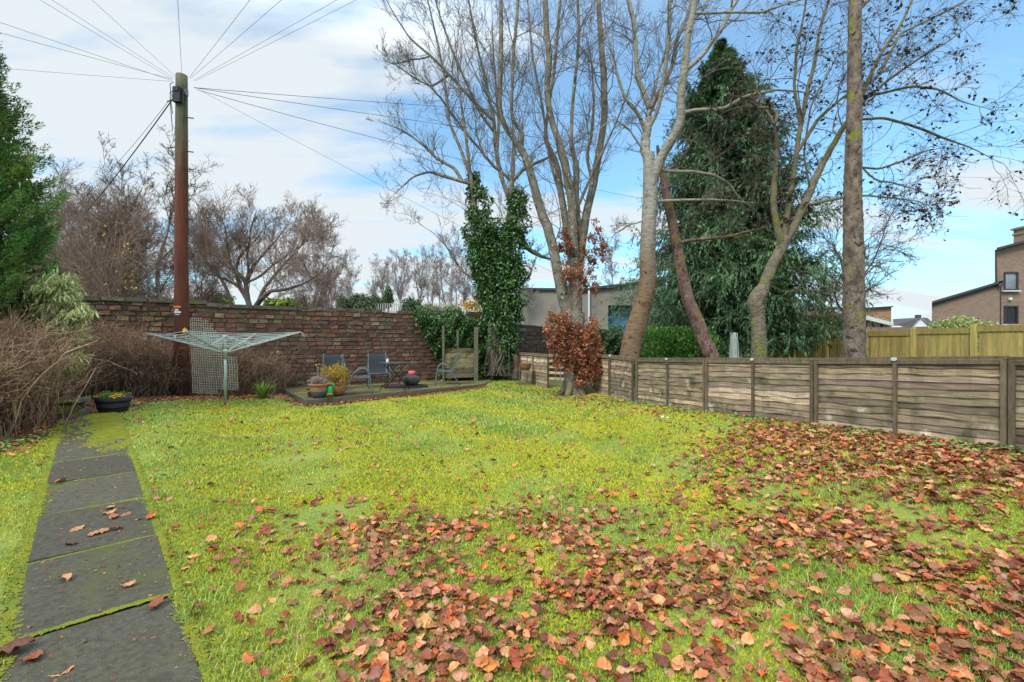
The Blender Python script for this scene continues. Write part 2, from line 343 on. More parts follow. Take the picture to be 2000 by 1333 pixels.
# lower wall carrying on to the right behind the ivy tree
s2, s3 = wall_pt(985)+.03, wall_pt(1246)
def topB(s): return CH+.66-.05*(s-s2)
root = thing('brick_wall', 'lower dark brick wall between the ivy covered tree and the leaning birch', 'wall', (*(WA+wu*s2), gz(*(WA+wu*s2))))
b_, m_ = MB(), MB(); brick_wall(b_, m_, s2, s3, topB, -.15, ch=.15, bl=.34)
m_brick2 = M('dark_brick', (.125, .085, .075), (.08, .055, .05), 8, .93, .7, 60, tint=True, c4=(.09, .085, .07), m4=(1.3, .5, .2))
b_.build('brickwork', m_brick2, root); m_.build('mortar', m_mort, root)

# ================================================================== TELEGRAPH POLE, WIRES
m_pole = M('creosoted_pole', (.155, .045, .024), (.085, .026, .015), 9, .8, .6, 60, stretch=(1, 1, .12), tint=True)
m_steel = M('galvanised_steel', (.30, .31, .31), (.2, .2, .2), 12, .5, .1, 60, metal=.7)
m_dark = M('black_cable', (.012, .012, .016), rough=.6)
m_white = M('white_plastic', (.75, .75, .72), (.6, .6, .58), 20, .5)
m_orange = M('orange_label', (.65, .20, .03), rough=.5)
PY = 10.6; pb = W(354, 667, PY); pxy = (pb[0], pb[1]); pz = gz(*pxy); ptop = CH+(667-148)/FPX*PY
root = thing('telegraph_pole', 'tall round red brown telegraph pole with a weathered green top before the brick wall', 'telegraph pole', (*pxy, pz))
g = MB(); k = 26; zz = np.linspace(pz-.2, ptop, k); P = np.stack([np.full(k, pxy[0])+.01*(zz/8), np.full(k, pxy[1]), zz], 1)[None]
g.tubes(P, np.linspace(.158, .118, k)[None], 20)
tc_ = []                                           # creosote colour weathers to grey green near the top
for f_, t_ in g.f:
    cz = g.v[0][f_].mean(1)[:, 2] if f_.shape[1] != 20 else g.v[0][f_].mean(1)[:, 2]
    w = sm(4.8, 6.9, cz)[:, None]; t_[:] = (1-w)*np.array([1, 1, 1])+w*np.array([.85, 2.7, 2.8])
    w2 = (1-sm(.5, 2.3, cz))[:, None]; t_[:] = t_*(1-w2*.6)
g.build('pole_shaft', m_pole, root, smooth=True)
def prt(fn, name, mat, root, smooth=False):
    g = MB(); fn(g); return g.build(name, mat, root, smooth)
for (px, py, sgn) in ((381, 232, 1), (381, 298, 1), (381, 332, 1), (332, 290, -1), (334, 199, -1), (381, 430, 1)):
    z = W(0, py, PY)[2]
    prt(lambda g: g.beam((pxy[0]+sgn*.10, PY-.03, z+.01), (pxy[0]+sgn*.31, PY-.03, z-.015), .02, .02), 'climbing_step', m_dark, root)
prt(lambda g: (g.box((pxy[0]+.02, PY-.15, W(0, 193, PY)[2]), (.17, .09, .34)), g.box((pxy[0]+.02, PY-.20, W(0, 183, PY)[2]), (.12, .02, .1))), 'junction_box', m_dark, root)
prt(lambda g: g.tubes([[pxy[0]+.15, PY-.04, W(0, 190, PY)[2]], [pxy[0]+.15, PY-.04, W(0, 178, PY)[2]]], .04, 8), 'cable_block', m_steel, root)
for i in range(5):
    z = W(0, 170+i*8, PY)[2]; sg = 1 if i % 2 else -1
    prt(lambda g: g.tubes([[pxy[0]+sg*.12, PY-.08, z+.06], [pxy[0]+sg*.19, PY-.1, z], [pxy[0]+sg*.17, PY-.1, z-.2], [pxy[0]+sg*.13, PY-.1, z-.3-.1*i]], .008, 5), 'loose_cable', m_dark, root)
def curved_label(z, w, h, name, mat, sh=0):
    g = MB(); an = np.linspace(-w, w, 8)+R(-90)-R(-2)+sh; r = .157
    v = [[pxy[0]+math.cos(a)*r, PY+math.sin(a)*r, zz_] for zz_ in (z-h/2, z+h/2) for a in an]
    g.add(v, [[i, i+1, i+9, i+8] for i in range(7)]); return g.build(name, mat, root)
curved_label(W(0, 601, PY)[2], .56, .045, 'orange_label', m_orange)
lab = curved_label(W(0, 607, PY)[2], .26, .04, 'white_label', m_white); curved_label(W(0, 611.5, PY)[2], .5, .045, 'white_label', m_white, .05); curved_label(W(0, 616, PY)[2], .3, .02, 'white_label', m_white, .08)
prt(lambda g: g.box((pxy[0]-.1, PY-.20, pz+.16), (.22, .12, .12)), 'ground_fitting', m_dark, root)
wires = [('upper left edge, topmost', 338, 156, -30, 48, 7, -6), ('upper left edge, just below the topmost', 338, 159, -30, 26, 7.3, -6), ('top left corner', 336, 155, 75, -10, 7, -6), ('top left corner, right of its twin', 340, 153, 98, -10, 7, -6),
         ('top edge halfway to the corner', 344, 151, 178, -10, 6.5, -6), ('top edge straight above', 355, 148, 347, -10, 7, -6), ('top edge right of it, steepest', 370, 152, 490, -10, 7, -6), ('top edge right of it, second steepest', 372, 154, 552, -10, 7, -6),
         ('top edge right of it, third', 378, 158, 662, -10, 7, -6), ('top edge right of it, lowest slope', 380, 160, 700, -10, 7, -6), ('left edge, nearly level', 336, 160, 20, 129, 10, -6),
         ('the beech tree, nearly level', 378, 172, 850, 190, 13, 30), ('the beech tree, middle of three', 378, 172, 860, 225, 13, 30), ('the ivy tree, sloping most', 384, 176, 720, 249, 13, 30), ('the ivy tree, faint and falling steeply', 392, 178, 780, 362, 12, 20)]
for i, (lb, ax, ay, bx_, by_, Y2, Yend) in enumerate(wires):
    A = W(ax, ay, PY); Bp = W(bx_, by_, Y2); t = (Yend-PY)/(Y2-PY) if Y2 != PY else 2.; t = min(t, 7); E = A+(Bp-A)*t
    u = np.linspace(0, 1, 30)[:, None]; P = A*(1-u)+E*u; sag = (.25 if i < 11 else .9)*abs(t)/4; P[:, 2] -= (sag*4*u*(1-u)*.35)[:, 0]
    g = MB(); g.tubes(P, .0032 if i not in (11, 12, 13) else .006, 4)
    tag(g.build('telephone_wire', m_dark, smooth=True, origin=tuple(A)), 'thin telephone wire from the pole top towards '+lb, 'wire', 'telephone wires fanning out from the pole')
for i, (r_, e) in enumerate(((.016, (120, 470)), (.006, (150, 400)))):
    A = W(346, 182-i*5, PY); E = W(*e, 16.); u = np.linspace(0, 1, 16)[:, None]; P = A*(1-u)+E*u; P[:, 2] -= (.15*4*u*(1-u))[:, 0]
    g = MB(); g.tubes(P, r_*.8, 5); tag(g.build('stay_cable', m_dark, smooth=True, origin=tuple(A)), ('thick' if i == 0 else 'thin')+' dark cable sloping steeply down left from the pole top', 'cable')
# ================================================================== ROTARY AIRER
m_airer = M('pale_green_metal', (.42, .48, .43), (.30, .36, .32), 30, .5, .1, 60)
m_line = M('airer_line', (.45, .52, .50), rough=.6); m_rust = M('rusty_socket', (.16, .07, .03), (.24, .12, .05), 30, .9)
ax_, ay_ = (440-1000)/FPX*9.28, 9.28; az = gz(ax_, ay_)
root = thing('rotary_airer', 'pale green rotary clothes airer standing open on the lawn', 'clothes airer', (ax_, ay_, az))
hub = np.array([ax_, ay_, CH-(688-667)/FPX*9.28]); tips = []
prt(lambda g: (g.tubes([[ax_, ay_, az+.12], [ax_, ay_, hub[2]+.02]], .026, 12)), 'lower_mast', m_airer, root, True)
prt(lambda g: g.tubes([[ax_, ay_, hub[2]], [ax_, ay_, hub[2]+.34]], .018, 10), 'upper_mast', m_airer, root, True)
prt(lambda g: g.tubes([[ax_, ay_, az-.05], [ax_, ay_, az+.14]], .024, 10), 'ground_socket', m_rust, root, True)
prt(lambda g: g.lathe((ax_, ay_, hub[2]-.05), [(.0, -.1), (.034, -.1), (.036, .02), (.055, .05), (.055, .085), (.03, .1), (0, .1)], 14), 'hub', m_airer, root, True)
prt(lambda g: g.lathe((ax_, ay_, hub[2]+.30), [(.0, 0), (.05, .0), (.055, .03), (.03, .05), (0, .05)], 14), 'top_cap', m_airer, root, True)
for a in (188, 8, 98, 278):
    d = np.array([math.cos(R(a)), math.sin(R(a)), 0]); T = hub+d*1.46; T[2] = CH+.17+.02*math.cos(R(a)); tips.append((hub+d*.05, T))
    o = prt(lambda g: g.beam(hub+d*.05, T, .024, .024), 'arm', m_airer, root)
    prt_ = MB(); q = hub+(T-hub)*.38; prt_.tubes([np.array([ax_, ay_, hub[2]+.31]), q], .009, 6); prt_.build('strut', m_airer, root)
g = MB()
for j in range(9):
    f_ = 1-j*.085; pts = [h_+(t_-h_)*f_ for h_, t_ in (tips[0], tips[2], tips[1], tips[3])]
    for a in range(4):
        u = np.linspace(0, 1, 7)[:, None]; P = pts[a]*(1-u)+pts[(a+1) % 4]*u; P[:, 2] -= (.035*4*u*(1-u))[:, 0]; g.tubes(P, .004, 4)
g.build('washing_line', m_line, root)
g = MB(); T = tips[1][1]; g.tubes([T, T+[.05, 0, -.02], T+[.09, 0, -.10]], .004, 4); g.build('loose_line_end', m_line, root)
m_yel = M('yellow_plastic', (.75, .62, .06), rough=.5); m_pink = M('pink_plastic', (.75, .12, .16), rough=.5); m_blu = M('blue_plastic', (.12, .35, .62), rough=.5); m_grn = M('green_plastic', (.02, .30, .08), (.015, .22, .06), 8, .4); m_wood = M('peg_wood', (.5, .4, .25), rough=.8)
def peg(px, py, Y, m, lb, w=.016, h=.07):
    p = W(px, py, Y); g = MB()
    for s_ in (-1, 1): g.beam(p+[s_*.003, 0, h*.45], p+[s_*w*.8, 0, -h*.55], w*.55, .012)
    g.tubes([p+[-w*.6, -.006, h*.1], p+[w*.6, .006, h*.1]], .006, 6)
    tag(g.build('clothes_peg', m, origin=tuple(p)), lb, 'peg', 'pegs left on the airer lines')
g = MB(); p = W(361, 647, 8.8); g.box(p, (.055, .05, .075), jit=.004); g.tubes([p+[0, 0, .03], p+[0, 0, .06]], .012, 6); tag(g.build('clothes_peg', m_yel, origin=tuple(p)), 'yellow peg holder on the left lines of the airer', 'peg', 'pegs left on the airer lines')
peg(379, 658, 8.9, m_pink, 'pink peg hanging on the airer beside a blue one'); peg(382, 660, 9.0, m_blu, 'blue peg hanging on the airer beside a pink one'); peg(342, 658, 9.0, m_white, 'white peg at the far left of the airer'); peg(363, 659, 9.1, m_wood, 'wooden peg below the yellow holder on the airer')
# ------------------------------------------------------------------ plastic trellis behind it
m_trel = M('cream_mesh', (.56, .53, .43), (.42, .39, .31), 12, .7)
def trellis(name, corners, nx, nz, cut, lb, bow=.05):
    A, B, Dn = [W(*c) for c in corners]; g = MB(); du = (B-A)/nx; dv = (Dn-A)/nz
    def pt(i, j): return A+du*i+dv*j+np.array([0, -bow*math.sin(i/nx*3)*math.cos(j/nz*2), 0])+np.array([.006*math.sin(j*1.1), 0, .006*math.sin(i*1.3)])
    for i in range(nx+1):
        for j in range(nz+1):
            if not cut(i/nx, j/nz): continue
            if i < nx and cut((i+1)/nx, j/nz): g.beam(pt(i, j), pt(i+1, j), .006, .008)
            if j < nz and cut(i/nx, (j+1)/nz): g.beam(pt(i, j), pt(i, j+1), .008, .006, up=(0, 1, 0))
    return tag(g.build(name, m_trel, origin=tuple(A)), lb, 'trellis')
trellis('mesh_trellis', ((372, 622, 10.2), (436, 624, 10.0), (373, 678, 10.2)), 14, 12, lambda u, v: u < .40+.62*math.sqrt(max(v, 0)), 'upper piece of cream plastic trellis mesh with a curved torn edge beside the pole')
trellis('mesh_trellis', ((374, 681, 10.15), (462, 684, 10.05), (377, 768, 10.15)), 19, 18, lambda u, v: (u < .8 or v > .12) and not (u > .55 and v > .93), 'lower piece of cream plastic trellis mesh leaning in the dead stems')
# ================================================================== PATIO DECK
m_deckt = M('deck_top', (.16, .125, .07), (.10, .085, .045), 3, .9, .6, 40, c3=(.19, .20, .03), m3=(1.6, .50, .15), tint=True)
m_board = M('weathered_timber', (.10, .085, .055), (.17, .145, .10), 5, .9, .6, 50, stretch=(1, 1, 5), c3=(.09, .11, .04), m3=(4, .58, .12), tint=True)
DZ = .15; DC = np.array([-4.52, 9.95]); DL = np.array([-6.02, 12.0]); DRt = np.array([-.83, 13.7])
root = thing('patio_deck', 'low raised timber edged patio deck with mossy floor against the brick wall', 'deck', (*DC, gz(*DC)))
bl_ = WA+wu*(wall_pt(548))+wn*.14; br_ = WA+wu*(wall_pt(965))+wn*.14
poly = [DC, DRt, br_, bl_, DL]; g = MB()
# floor: boards parallel to the front edge
fu = nrm(DRt-DC); fn_ = np.array([-fu[1], fu[0]]); nb = 30; wid = .145
for i in range(nb):
    a = i*wid+.045; lo, hi = [], []
    for q in (a+.004, a+wid-.004):
        xs_ = []
        for p0, p1 in zip(poly, poly[1:]+poly[:1]):
            d0, d1 = (p0-DC)@fn_-q, (p1-DC)@fn_-q
            if d0*d1 < 0: xs_.append(((p0+(p1-p0)*d0/(d0-d1))-DC)@fu)
        if len(xs_) >= 2: lo.append(min(xs_)); hi.append(max(xs_))
    if len(lo) < 2: continue
    c = [DC+fu*lo[0]+fn_*(a+.004), DC+fu*hi[0]+fn_*(a+.004), DC+fu*hi[1]+fn_*(a+wid-.004), DC+fu*lo[1]+fn_*(a+wid-.004)]
    q = np.array([[*p, DZ-.003+.003*math.sin(i*5)] for p in c]); g.add(np.concatenate([q, q-[0, 0, .03]]), [[0, 1, 2, 3], [0, 4, 5, 1], [2, 6, 7, 3], [1, 5, 6, 2], [3, 7, 4, 0]], [rng.uniform(.85, 1.15)]*3)
g.build('deck_floor', m_deckt, root)
for (a, b) in ((DC, DRt), (DL, DC)):
    for zc_, hh in ((.085, .13), (-.03, .09)):
        prt(lambda g: g.beam((*a, zc_+0.), (*b, zc_+(.10 if b is DRt and hh < .1 else 0)), .05, hh-.006), 'edge_board', m_board, root)
# ------------------------------------------------------------------ compost boards with posts
root = thing('timber_screen', 'old stacked board screen with three upright posts below the ivy', 'timber screen', tuple(W(898, 742, 14.6)))
m_plank = M('pale_plank', (.24, .20, .11), (.15, .13, .07), 3, .9, .5, 40, stretch=(1, 1, 4), c3=(.09, .075, .03), m3=(3, .5, .1), tint=True)
Ls, Rs = W(866, 667, 14.4), W(927, 667, 14.8)
for j in range(6):
    z1 = CH-(681-667)/FPX*14.6-j*.16; c0 = 1.25 if j in (1, 2, 3) else .75
    prt(lambda g: g.beam((Ls[0], Ls[1], z1-.08), (Rs[0], Rs[1], z1-.08), .03, .15, tint=[c0*rng.uniform(.85, 1.1)]*3), 'board', m_plank, root)
for (px, y0, w, Yp) in ((866, 637, .07, 14.36), (894, 645, .065, 14.75), (930, 640, .13, 14.72)):
    a = W(px, y0, Yp); prt(lambda g: g.box((a[0], a[1], (a[2]+.1)/2), (w, w, a[2]-.1), jit=.006), 'post', m_board, root)
# ================================================================== CHAIRS
m_sling = M('charcoal_sling', (.030, .035, .040), (.022, .026, .031), 60, .8, .3, 300); m_frame = M('grey_steel_tube', (.12, .15, .17), (.08, .1, .12), 20, .45)
def chair(loc, ang, lb, first=None):
    if first is not None:
        r = first.copy(); C.objects.link(r); r.location = loc; r.rotation_euler = (0, 0, ang); r['label'] = lb
        for ch in list(first.children):
            c = ch.copy(); C.objects.link(c); c.parent = r
        return r
    r = thing('sling_chair', lb, 'chair', (0, 0, 0), 'charcoal sling garden chairs'); LOC[r.name] = (0, 0, 0)
    # faces -y ; seat at .42, back up to .95 ; side profile
    prof = np.array([(-.27, .375), (-.24, .41), (-.1, .405), (.06, .385), (.16, .39), (.22, .45), (.27, .60), (.32, .78), (.36, .90), (.40, .945)])
    pr = resample(np.column_stack([np.zeros(10), prof]), 22)
    def surf(g, y0, y1):
        P = pr[y0:y1]; v = []
        for p in P:
            for x in np.linspace(-.235, .235, 7): v.append([x, p[1], p[2]-.012*(1-(x/.235)**2)])
        k = len(P); v = np.array(v); lo = v-np.array([0, -.004, .008]); n = len(v); f = []
        for i in range(k-1):
            for j in range(6): a = i*7+j; f += [[a, a+1, a+8, a+7], [n+a, n+a+7, n+a+8, n+a+1]]
        g.add(np.concatenate([v, lo]), f)
    prt(lambda g: surf(g, 0, 11), 'seat', m_sling, r, True); prt(lambda g: surf(g, 10, 22), 'backrest', m_sling, r, True)
    for sx in (-1, 1):
        prt(lambda g: g.tubes(pr+[sx*.245, 0, 0], .0145, 8), 'side_rail', m_frame, r, True)
        fl = resample([(sx*.28, -.33, 0), (sx*.285, -.29, .3), (sx*.29, -.25, .55), (sx*.29, -.17, .635), (sx*.29, -.05, .63), (sx*.285, .06, .55), (sx*.27, .17, .42), (sx*.26, .22, .35)], 20)
        prt(lambda g: g.tubes(fl, .0145, 8), 'arm_and_front_leg', m_frame, r, True)
        prt(lambda g: g.tubes(resample([(sx*.27, .12, .42), (sx*.275, .24, .22), (sx*.28, .38, 0)], 8), .0135, 8), 'rear_leg', m_frame, r, True)
    prt(lambda g: g.tubes([(-.245, -.25, .39), (.245, -.25, .39)], .012, 8), 'front_crossbar', m_frame, r, True)
    prt(lambda g: g.tubes([(-.27, .25, .22), (.27, .25, .22)], .010, 8), 'rear_crossbar', m_frame, r, True)
    r.location = loc; r.rotation_euler = (0, 0, ang); return r
c1 = chair((W(647, 0, 11.9)[0], 11.9, DZ), R(14), 'charcoal sling chair half hidden behind the yellow potted shrub')
chair((W(700, 0, 11.25)[0], 11.25, DZ), R(108), 'charcoal sling chair seen side on, left of the table, its back to the pots', c1)
chair((W(739, 0, 12.75)[0], 12.75, DZ), R(22), 'charcoal sling chair facing the lawn close behind the left of the table', c1)
chair((W(872, 0, 13.5)[0], 13.5, DZ), R(-80), 'charcoal sling chair standing alone before the board screen', c1)
# ------------------------------------------------------------------ bistro table
m_tab = M('dark_table_metal', (.03, .032, .035), (.05, .05, .05), 20, .4)
tx, ty = W(771, 0, 12.)[0], 12.; root = thing('bistro_table', 'round dark folding bistro table with crossed legs on the deck', 'table', (tx, ty, DZ))
prt(lambda g: g.lathe((tx, ty, DZ+.70), [(0, .0), (.40, 0), (.425, .005), (.425, .025), (.41, .032), (0, .032)], 36), 'tabletop', m_tab, root, False)
for sx in (-1, 1):
    for s_ in (-1, 1):
        prt(lambda g: g.tubes([(tx+s_*.36, ty+sx*(.2 if s_ > 0 else .23)-.07*s_, DZ), (tx-s_*.27, ty+sx*(.2 if s_ > 0 else .23)+.07*s_, DZ+.70)], .012, 8), 'leg', m_tab, root, True)
for s_ in (-1, 1): prt(lambda g: g.tubes([(tx+s_*.12, ty-.2, DZ+.22), (tx+s_*.12, ty+.2, DZ+.22)], .01, 6), 'crossbar', m_tab, root)
p = W(757, 0, 12.); g = MB(); g.lathe((p[0], 12., DZ+.732), [(0, 0), (.035, 0), (.038, .09), (.033, .09), (.03, .01), (0, .01)], 16); tag(g.build('candle_jar', m_white, origin=(p[0], 12., DZ+.732)), 'small white candle jar standing on the dark table', 'jar')
# ------------------------------------------------------------------ cast iron pot, tray
p = W(803, 0, 12.9); x, y = p[0], 12.9; m_iron = M('blackened_clay', (.035, .034, .034), (.09, .085, .08), 4, .6, .3, 40)
root = thing('tray', 'flat dark slab under the squat black pot', 'tray', (x, y, DZ)); prt(lambda g: g.box((x-.1, y-.08, DZ+.022), (1.15, .6, .04), rz=.25, jit=.004), 'slab', M('wet_slab', (.05, .035, .03), (.03, .03, .03), 5, .6), root)
root = thing('squat_pot', 'squat round blackened pot on the dark slab, a pink object on its lid', 'pot', (x, y, DZ+.044))
z0 = DZ+.044
prt(lambda g: g.lathe((x, y, z0), [(0, 0), (.15, 0), (.21, .05), (.245, .13), (.24, .20), (.20, .255), (.12, .285), (.11, .29), (0, .295)], 28), 'bowl', m_iron, root, True)
for s_ in (-1, 1): prt(lambda g: g.tubes(resample([(x+s_*.22, y, z0+.2), (x+s_*.28, y, z0+.21), (x+s_*.28, y, z0+.15), (x+s_*.23, y, z0+.13)], 8), .012, 6), 'handle', m_iron, root, True)
g = MB(); g.lathe((x+.02, y, z0+.30), [(0, 0), (.09, 0), (.1, .03), (.1, .08), (.08, .10), (0, .10)], 18); tag(g.build('pink_tub', m_pink, True and None, origin=(x+.02, y, z0+.30)), 'small pink tub lying on top of the squat black pot', 'tub')
# ------------------------------------------------------------------ pots by the deck corner
m_terra = M('terracotta', (.40, .16, .07), (.30, .12, .06), 5, .85, .3, 60, c3=(.22, .18, .12), m3=(6, .6, .1)); m_glaze = M('speckled_blue_glaze', (.05, .07, .11), (.12, .14, .15), 60, .35); m_cream = M('speckled_cream_glaze', (.34, .24, .13), (.22, .16, .1), 60, .4); m_pots = M('potting_soil', (.04, .028, .02), (.07, .05, .03), 20)
def at(px, Y, z=DZ): return np.array([(px-1000)/FPX*Y, Y, z])
p = at(623, 10.35); root = thing('glazed_planter', 'large planter glazed blue below and orange cream above, on the deck corner', 'planter', tuple(p))
prt(lambda g: g.lathe(p, [(0, .0), (.135, 0), (.165, .10), (.182, .15)], 28), 'blue_glazed_base', m_glaze, root, True)
prt(lambda g: g.lathe(p, [(.182, .15), (.20, .24)], 28), 'cream_band', m_cream, root, True)
prt(lambda g: g.lathe(p, [(.20, .24), (.208, .28), (.225, .29), (.225, .315), (.19, .32), (.18, .27)], 28), 'orange_rim', m_terra, root, True)
prt(lambda g: g.lathe(p, [(.19, .285), (0, .29)], 20), 'soil', m_pots, root)
def bushlet(c, rx, rz, n, size, mat, lbl, cat, name, tl=.7, th=1.3, stems=30, smat=None, hue=.15, up=None):
    c = np.array(c, float); r_ = thing(name, lbl, cat, tuple(c)); g = MB()
    d = nrm(rng.normal(size=(stems, 3))*[1, 1, .6]+[0, 0, .9]); Ls_ = rng.uniform(.5, 1, stems)[:, None]*[rx, rx, rz]; E = c+d*Ls_
    P = np.stack([c*(1-u)+E*u+np.array([0, 0, .15*rz*math.sin(u*3)]) for u in np.linspace(0, 1, 5)], 1); g.tubes(P, np.linspace(.006, .003, 5)[None], 3); g.build('stems', smat or m_twig, r_)
    g = MB(); d = nrm(rng.normal(size=(n, 3))); d[:, 2] = np.abs(d[:, 2])*1.0; rad = rng.uniform(.55, 1.05, (n, 1)); k = rng.integers(0, stems, n)
    pos = E[k]+rng.normal(size=(n, 3))*[rx*.16, rx*.16, rz*.16]; g.inst(*T_RH, pos, rots(nrm(pos-c)+rng.normal(size=(n, 3))*.6, up), rng.uniform(.6, 1.3, n)*size, tints(n, tl, th, hue)); g.build('leaves', mat, r_); return r_
m_twig = M('twig_brown', (.10, .065, .045), (.06, .04, .03), 6, .9)
m_heath = M('dried_heather', (.42, .34, .28), (.30, .20, .17), 20, .9, tint=True); m_gold = M('golden_leaf', (.50, .34, .03), (.38, .24, .03), 9, .7, tint=True, trans=.3)
bushlet(p+[0, 0, .30], .22, .20, 1800, .022, m_heath, 'dried pale heather plant filling the blue and orange planter', 'plant', 'heather_plant', stems=60)
p = at(657, 10.75); root = thing('terracotta_pot', 'rounded plain terracotta pot holding the golden shrub', 'pot', tuple(p))
prt(lambda g: g.lathe(p, [(0, 0), (.13, 0), (.20, .09), (.205, .17), (.17, .24), (.165, .265), (.19, .275), (.19, .295), (.155, .295), (.15, .26), (0, .26)], 28), 'pot_body', m_terra, root, True)
bushlet(p+[-.02, 0, .30], .42, .40, 2000, .038, m_gold, 'golden yellow leaved shrub in the rounded terracotta pot', 'plant', 'golden_shrub', stems=46, up=(0, 0, 1))
p = at(645, 10.38); root = thing('watering_can', 'green plastic watering can between the two big pots', 'watering can', tuple(p))
prt(lambda g: g.lathe(p, [(0, 0), (.075, 0), (.08, .15), (.07, .22), (.045, .26), (0, .26)], 18), 'can_body', m_grn, root, True)
prt(lambda g: g.tubes(resample([p+[-.07, -.02, .27], p+[-.13, -.02, .30], p+[-.02, -.02, .32], p+[.07, -.02, .30], p+[.13, -.02, .25]], 14), .016, 8), 'handle', m_grn, root, True)
prt(lambda g: g.tubes([p+[.03, -.03, .05], p+[-.1, -.05, .14]], [.022, .014], 8), 'spout', m_grn, root, True)
for px, Y, s_, lb in ((644.5, 10.2, 1., 'tiny empty terracotta pot in front of the green watering can'), (606, 10.55, 1.25, 'small terracotta pot with a seedling left of the blue and orange planter')):
    p = at(px, Y); root = thing('small_pot', lb, 'pot', tuple(p)); prt(lambda g: g.lathe(p, [(0, 0), (.038*s_, 0), (.05*s_, .085*s_), (.06*s_, .087*s_), (.06*s_, .115*s_), (.05*s_, .115*s_), (.045*s_, .08*s_), (0, .08*s_)], 18), 'pot_body', m_terra, root, True)
m_leafg = M('bright_leaf', (.14, .26, .04), (.22, .32, .06), 6, .6, tint=True, trans=.3)
bushlet(at(605, 10.55, DZ+.12), .09, .10, 60, .05, m_leafg, 'green seedling in the small pot on the deck edge', 'plant', 'seedling', stems=8)
# ------------------------------------------------------------------ strap leaf plant
def strap(c, n, ln, mat, lb, name='strap_leaf_plant'):
    c = np.array(c, float); a = rng.uniform(0, 6.28, n); l = rng.uniform(.6, 1.1, n)*ln; K = 7; g = MB(); t = np.linspace(0, 1, K)
    out = rng.uniform(.25, .8, n)
    P = np.stack([c[0]+np.cos(a)[:, None]*(out*l)[:, None]*t, c[1]+np.sin(a)[:, None]*(out*l)[:, None]*t, c[2]+l[:, None]*(t*(1.05)-.75*out[:, None]*t**2.2)], -1)
    side = np.stack([-np.sin(a), np.cos(a), np.zeros(n)], -1)[:, None]*(.013*np.sin(math.pi*(.1+.9*t)))[None, :, None]
    v = np.concatenate([P-side, P+side], 1); i = np.arange(n)[:, None]*2*K; j = np.arange(K-1)[None]
    g.add(v.reshape(-1, 3), np.stack([i+j, i+j+1, i+j+1+K, i+j+K], -1).reshape(-1, 4), np.repeat(tints(n, .6, 1.4, .15), K-1, 0)); return tag(g.build(name, mat, origin=tuple(c)), lb, 'plant')
q = onG(514, 781); strap(q, 85, .62, m_leafg, 'bright green strap leaved clump at the foot of the wall left of the deck')
# ------------------------------------------------------------------ half barrel
q = onG(199, 811); q[1] += .22; x, y = q[0], q[1]; z = gz(x, y)+.03; m_barrel = M('black_barrel', (.03, .036, .045), (.05, .058, .07), 10, .7, .3, 60)
root = thing('barrel_planter', 'half barrel planter, black with dark bands, at the end of the path', 'planter', (x, y, z)); sc_ = y/7.6
prt(lambda g: g.lathe((x, y, z), np.array([(0, 0), (.185, 0), (.215, .1), (.235, .20), (.24, .25), (.225, .25), (.21, .21), (0, .215)])*sc_, 28), 'barrel', m_barrel, root, True)
for z1, r1 in ((.05, .208), (.155, .232)): prt(lambda g: g.lathe((x, y, z), np.array([(r1-.006, z1), (r1+.002, z1), (r1+.008, z1+.045), (r1, z1+.045)])*sc_, 28), 'metal_band', m_dark, root, True)
m_pansy = M('orange_petals', (.80, .38, .02), (.75, .5, .03), 10, .6, tint=True, trans=.2)
bushlet((x, y, z+.21*sc_), .21, .11, 420, .035, m_leafg, 'straggly yellow green bedding plants in the half barrel', 'plant', 'bedding_plants', stems=30)
for dx, nn in ((.14, 90), (-.19, 30)): 
    g = MB(); pos = np.array([x+dx, y-.1, z+.26*sc_])+rng.normal(size=(nn, 3))*[.055, .04, .018]; g.inst(*T_RH, pos, rots(rng.normal(size=(nn, 3))+[0, -1, .6]), rng.uniform(.03, .045, nn), tints(nn, .8, 1.2)); tag(g.build('pansy_flowers', m_pansy, origin=(x+dx, y-.1, z+.26)), 'orange yellow pansies at the %s rim of the barrel' % ('right' if dx > 0 else 'left'), 'flowers')
g = MB()
for i in range(3): g.tubes(resample([(x-.15+.15*i, y, z+.2), (x-.14+.16*i, y, z+.4), (x-.12+.17*i, y+.02, z+.5+.05*i)], 6), .006, 4)
tag(g.build('dead_flower_stem', m_twig, origin=(x, y, z+.2)), 'thin upright dead stems rising out of the half barrel', 'stems')
# mossy stone and bricks at the end of the hedge
q = onG(112, 800); m_stone = M('mossy_stone', (.13, .12, .10), (.08, .075, .06), 6, .95, .8, 40, c3=(.2, .24, .03), m3=(4, .5, .1))
q = W(124, 800, 7.35); q[2] = gz(q[0], q[1])
for i, (dx, dz, w, d, h) in enumerate(((0, .12, .42, .3, .2), (.02, .27, .5, .36, .055), (.2, .05, .22, .2, .14))):
    g = MB(); g.box(q+[dx, 0, dz], (w, d, h), rz=.3, jit=.02); tag(g.build('stone_block', m_stone, origin=tuple(q+[dx, 0, dz])), ['rough stone block under the mossy slab beside the barrel planter', 'flat slab with bright moss on top, left of the barrel planter', 'small loose stone between the mossy slab and the barrel'][i], 'stone')
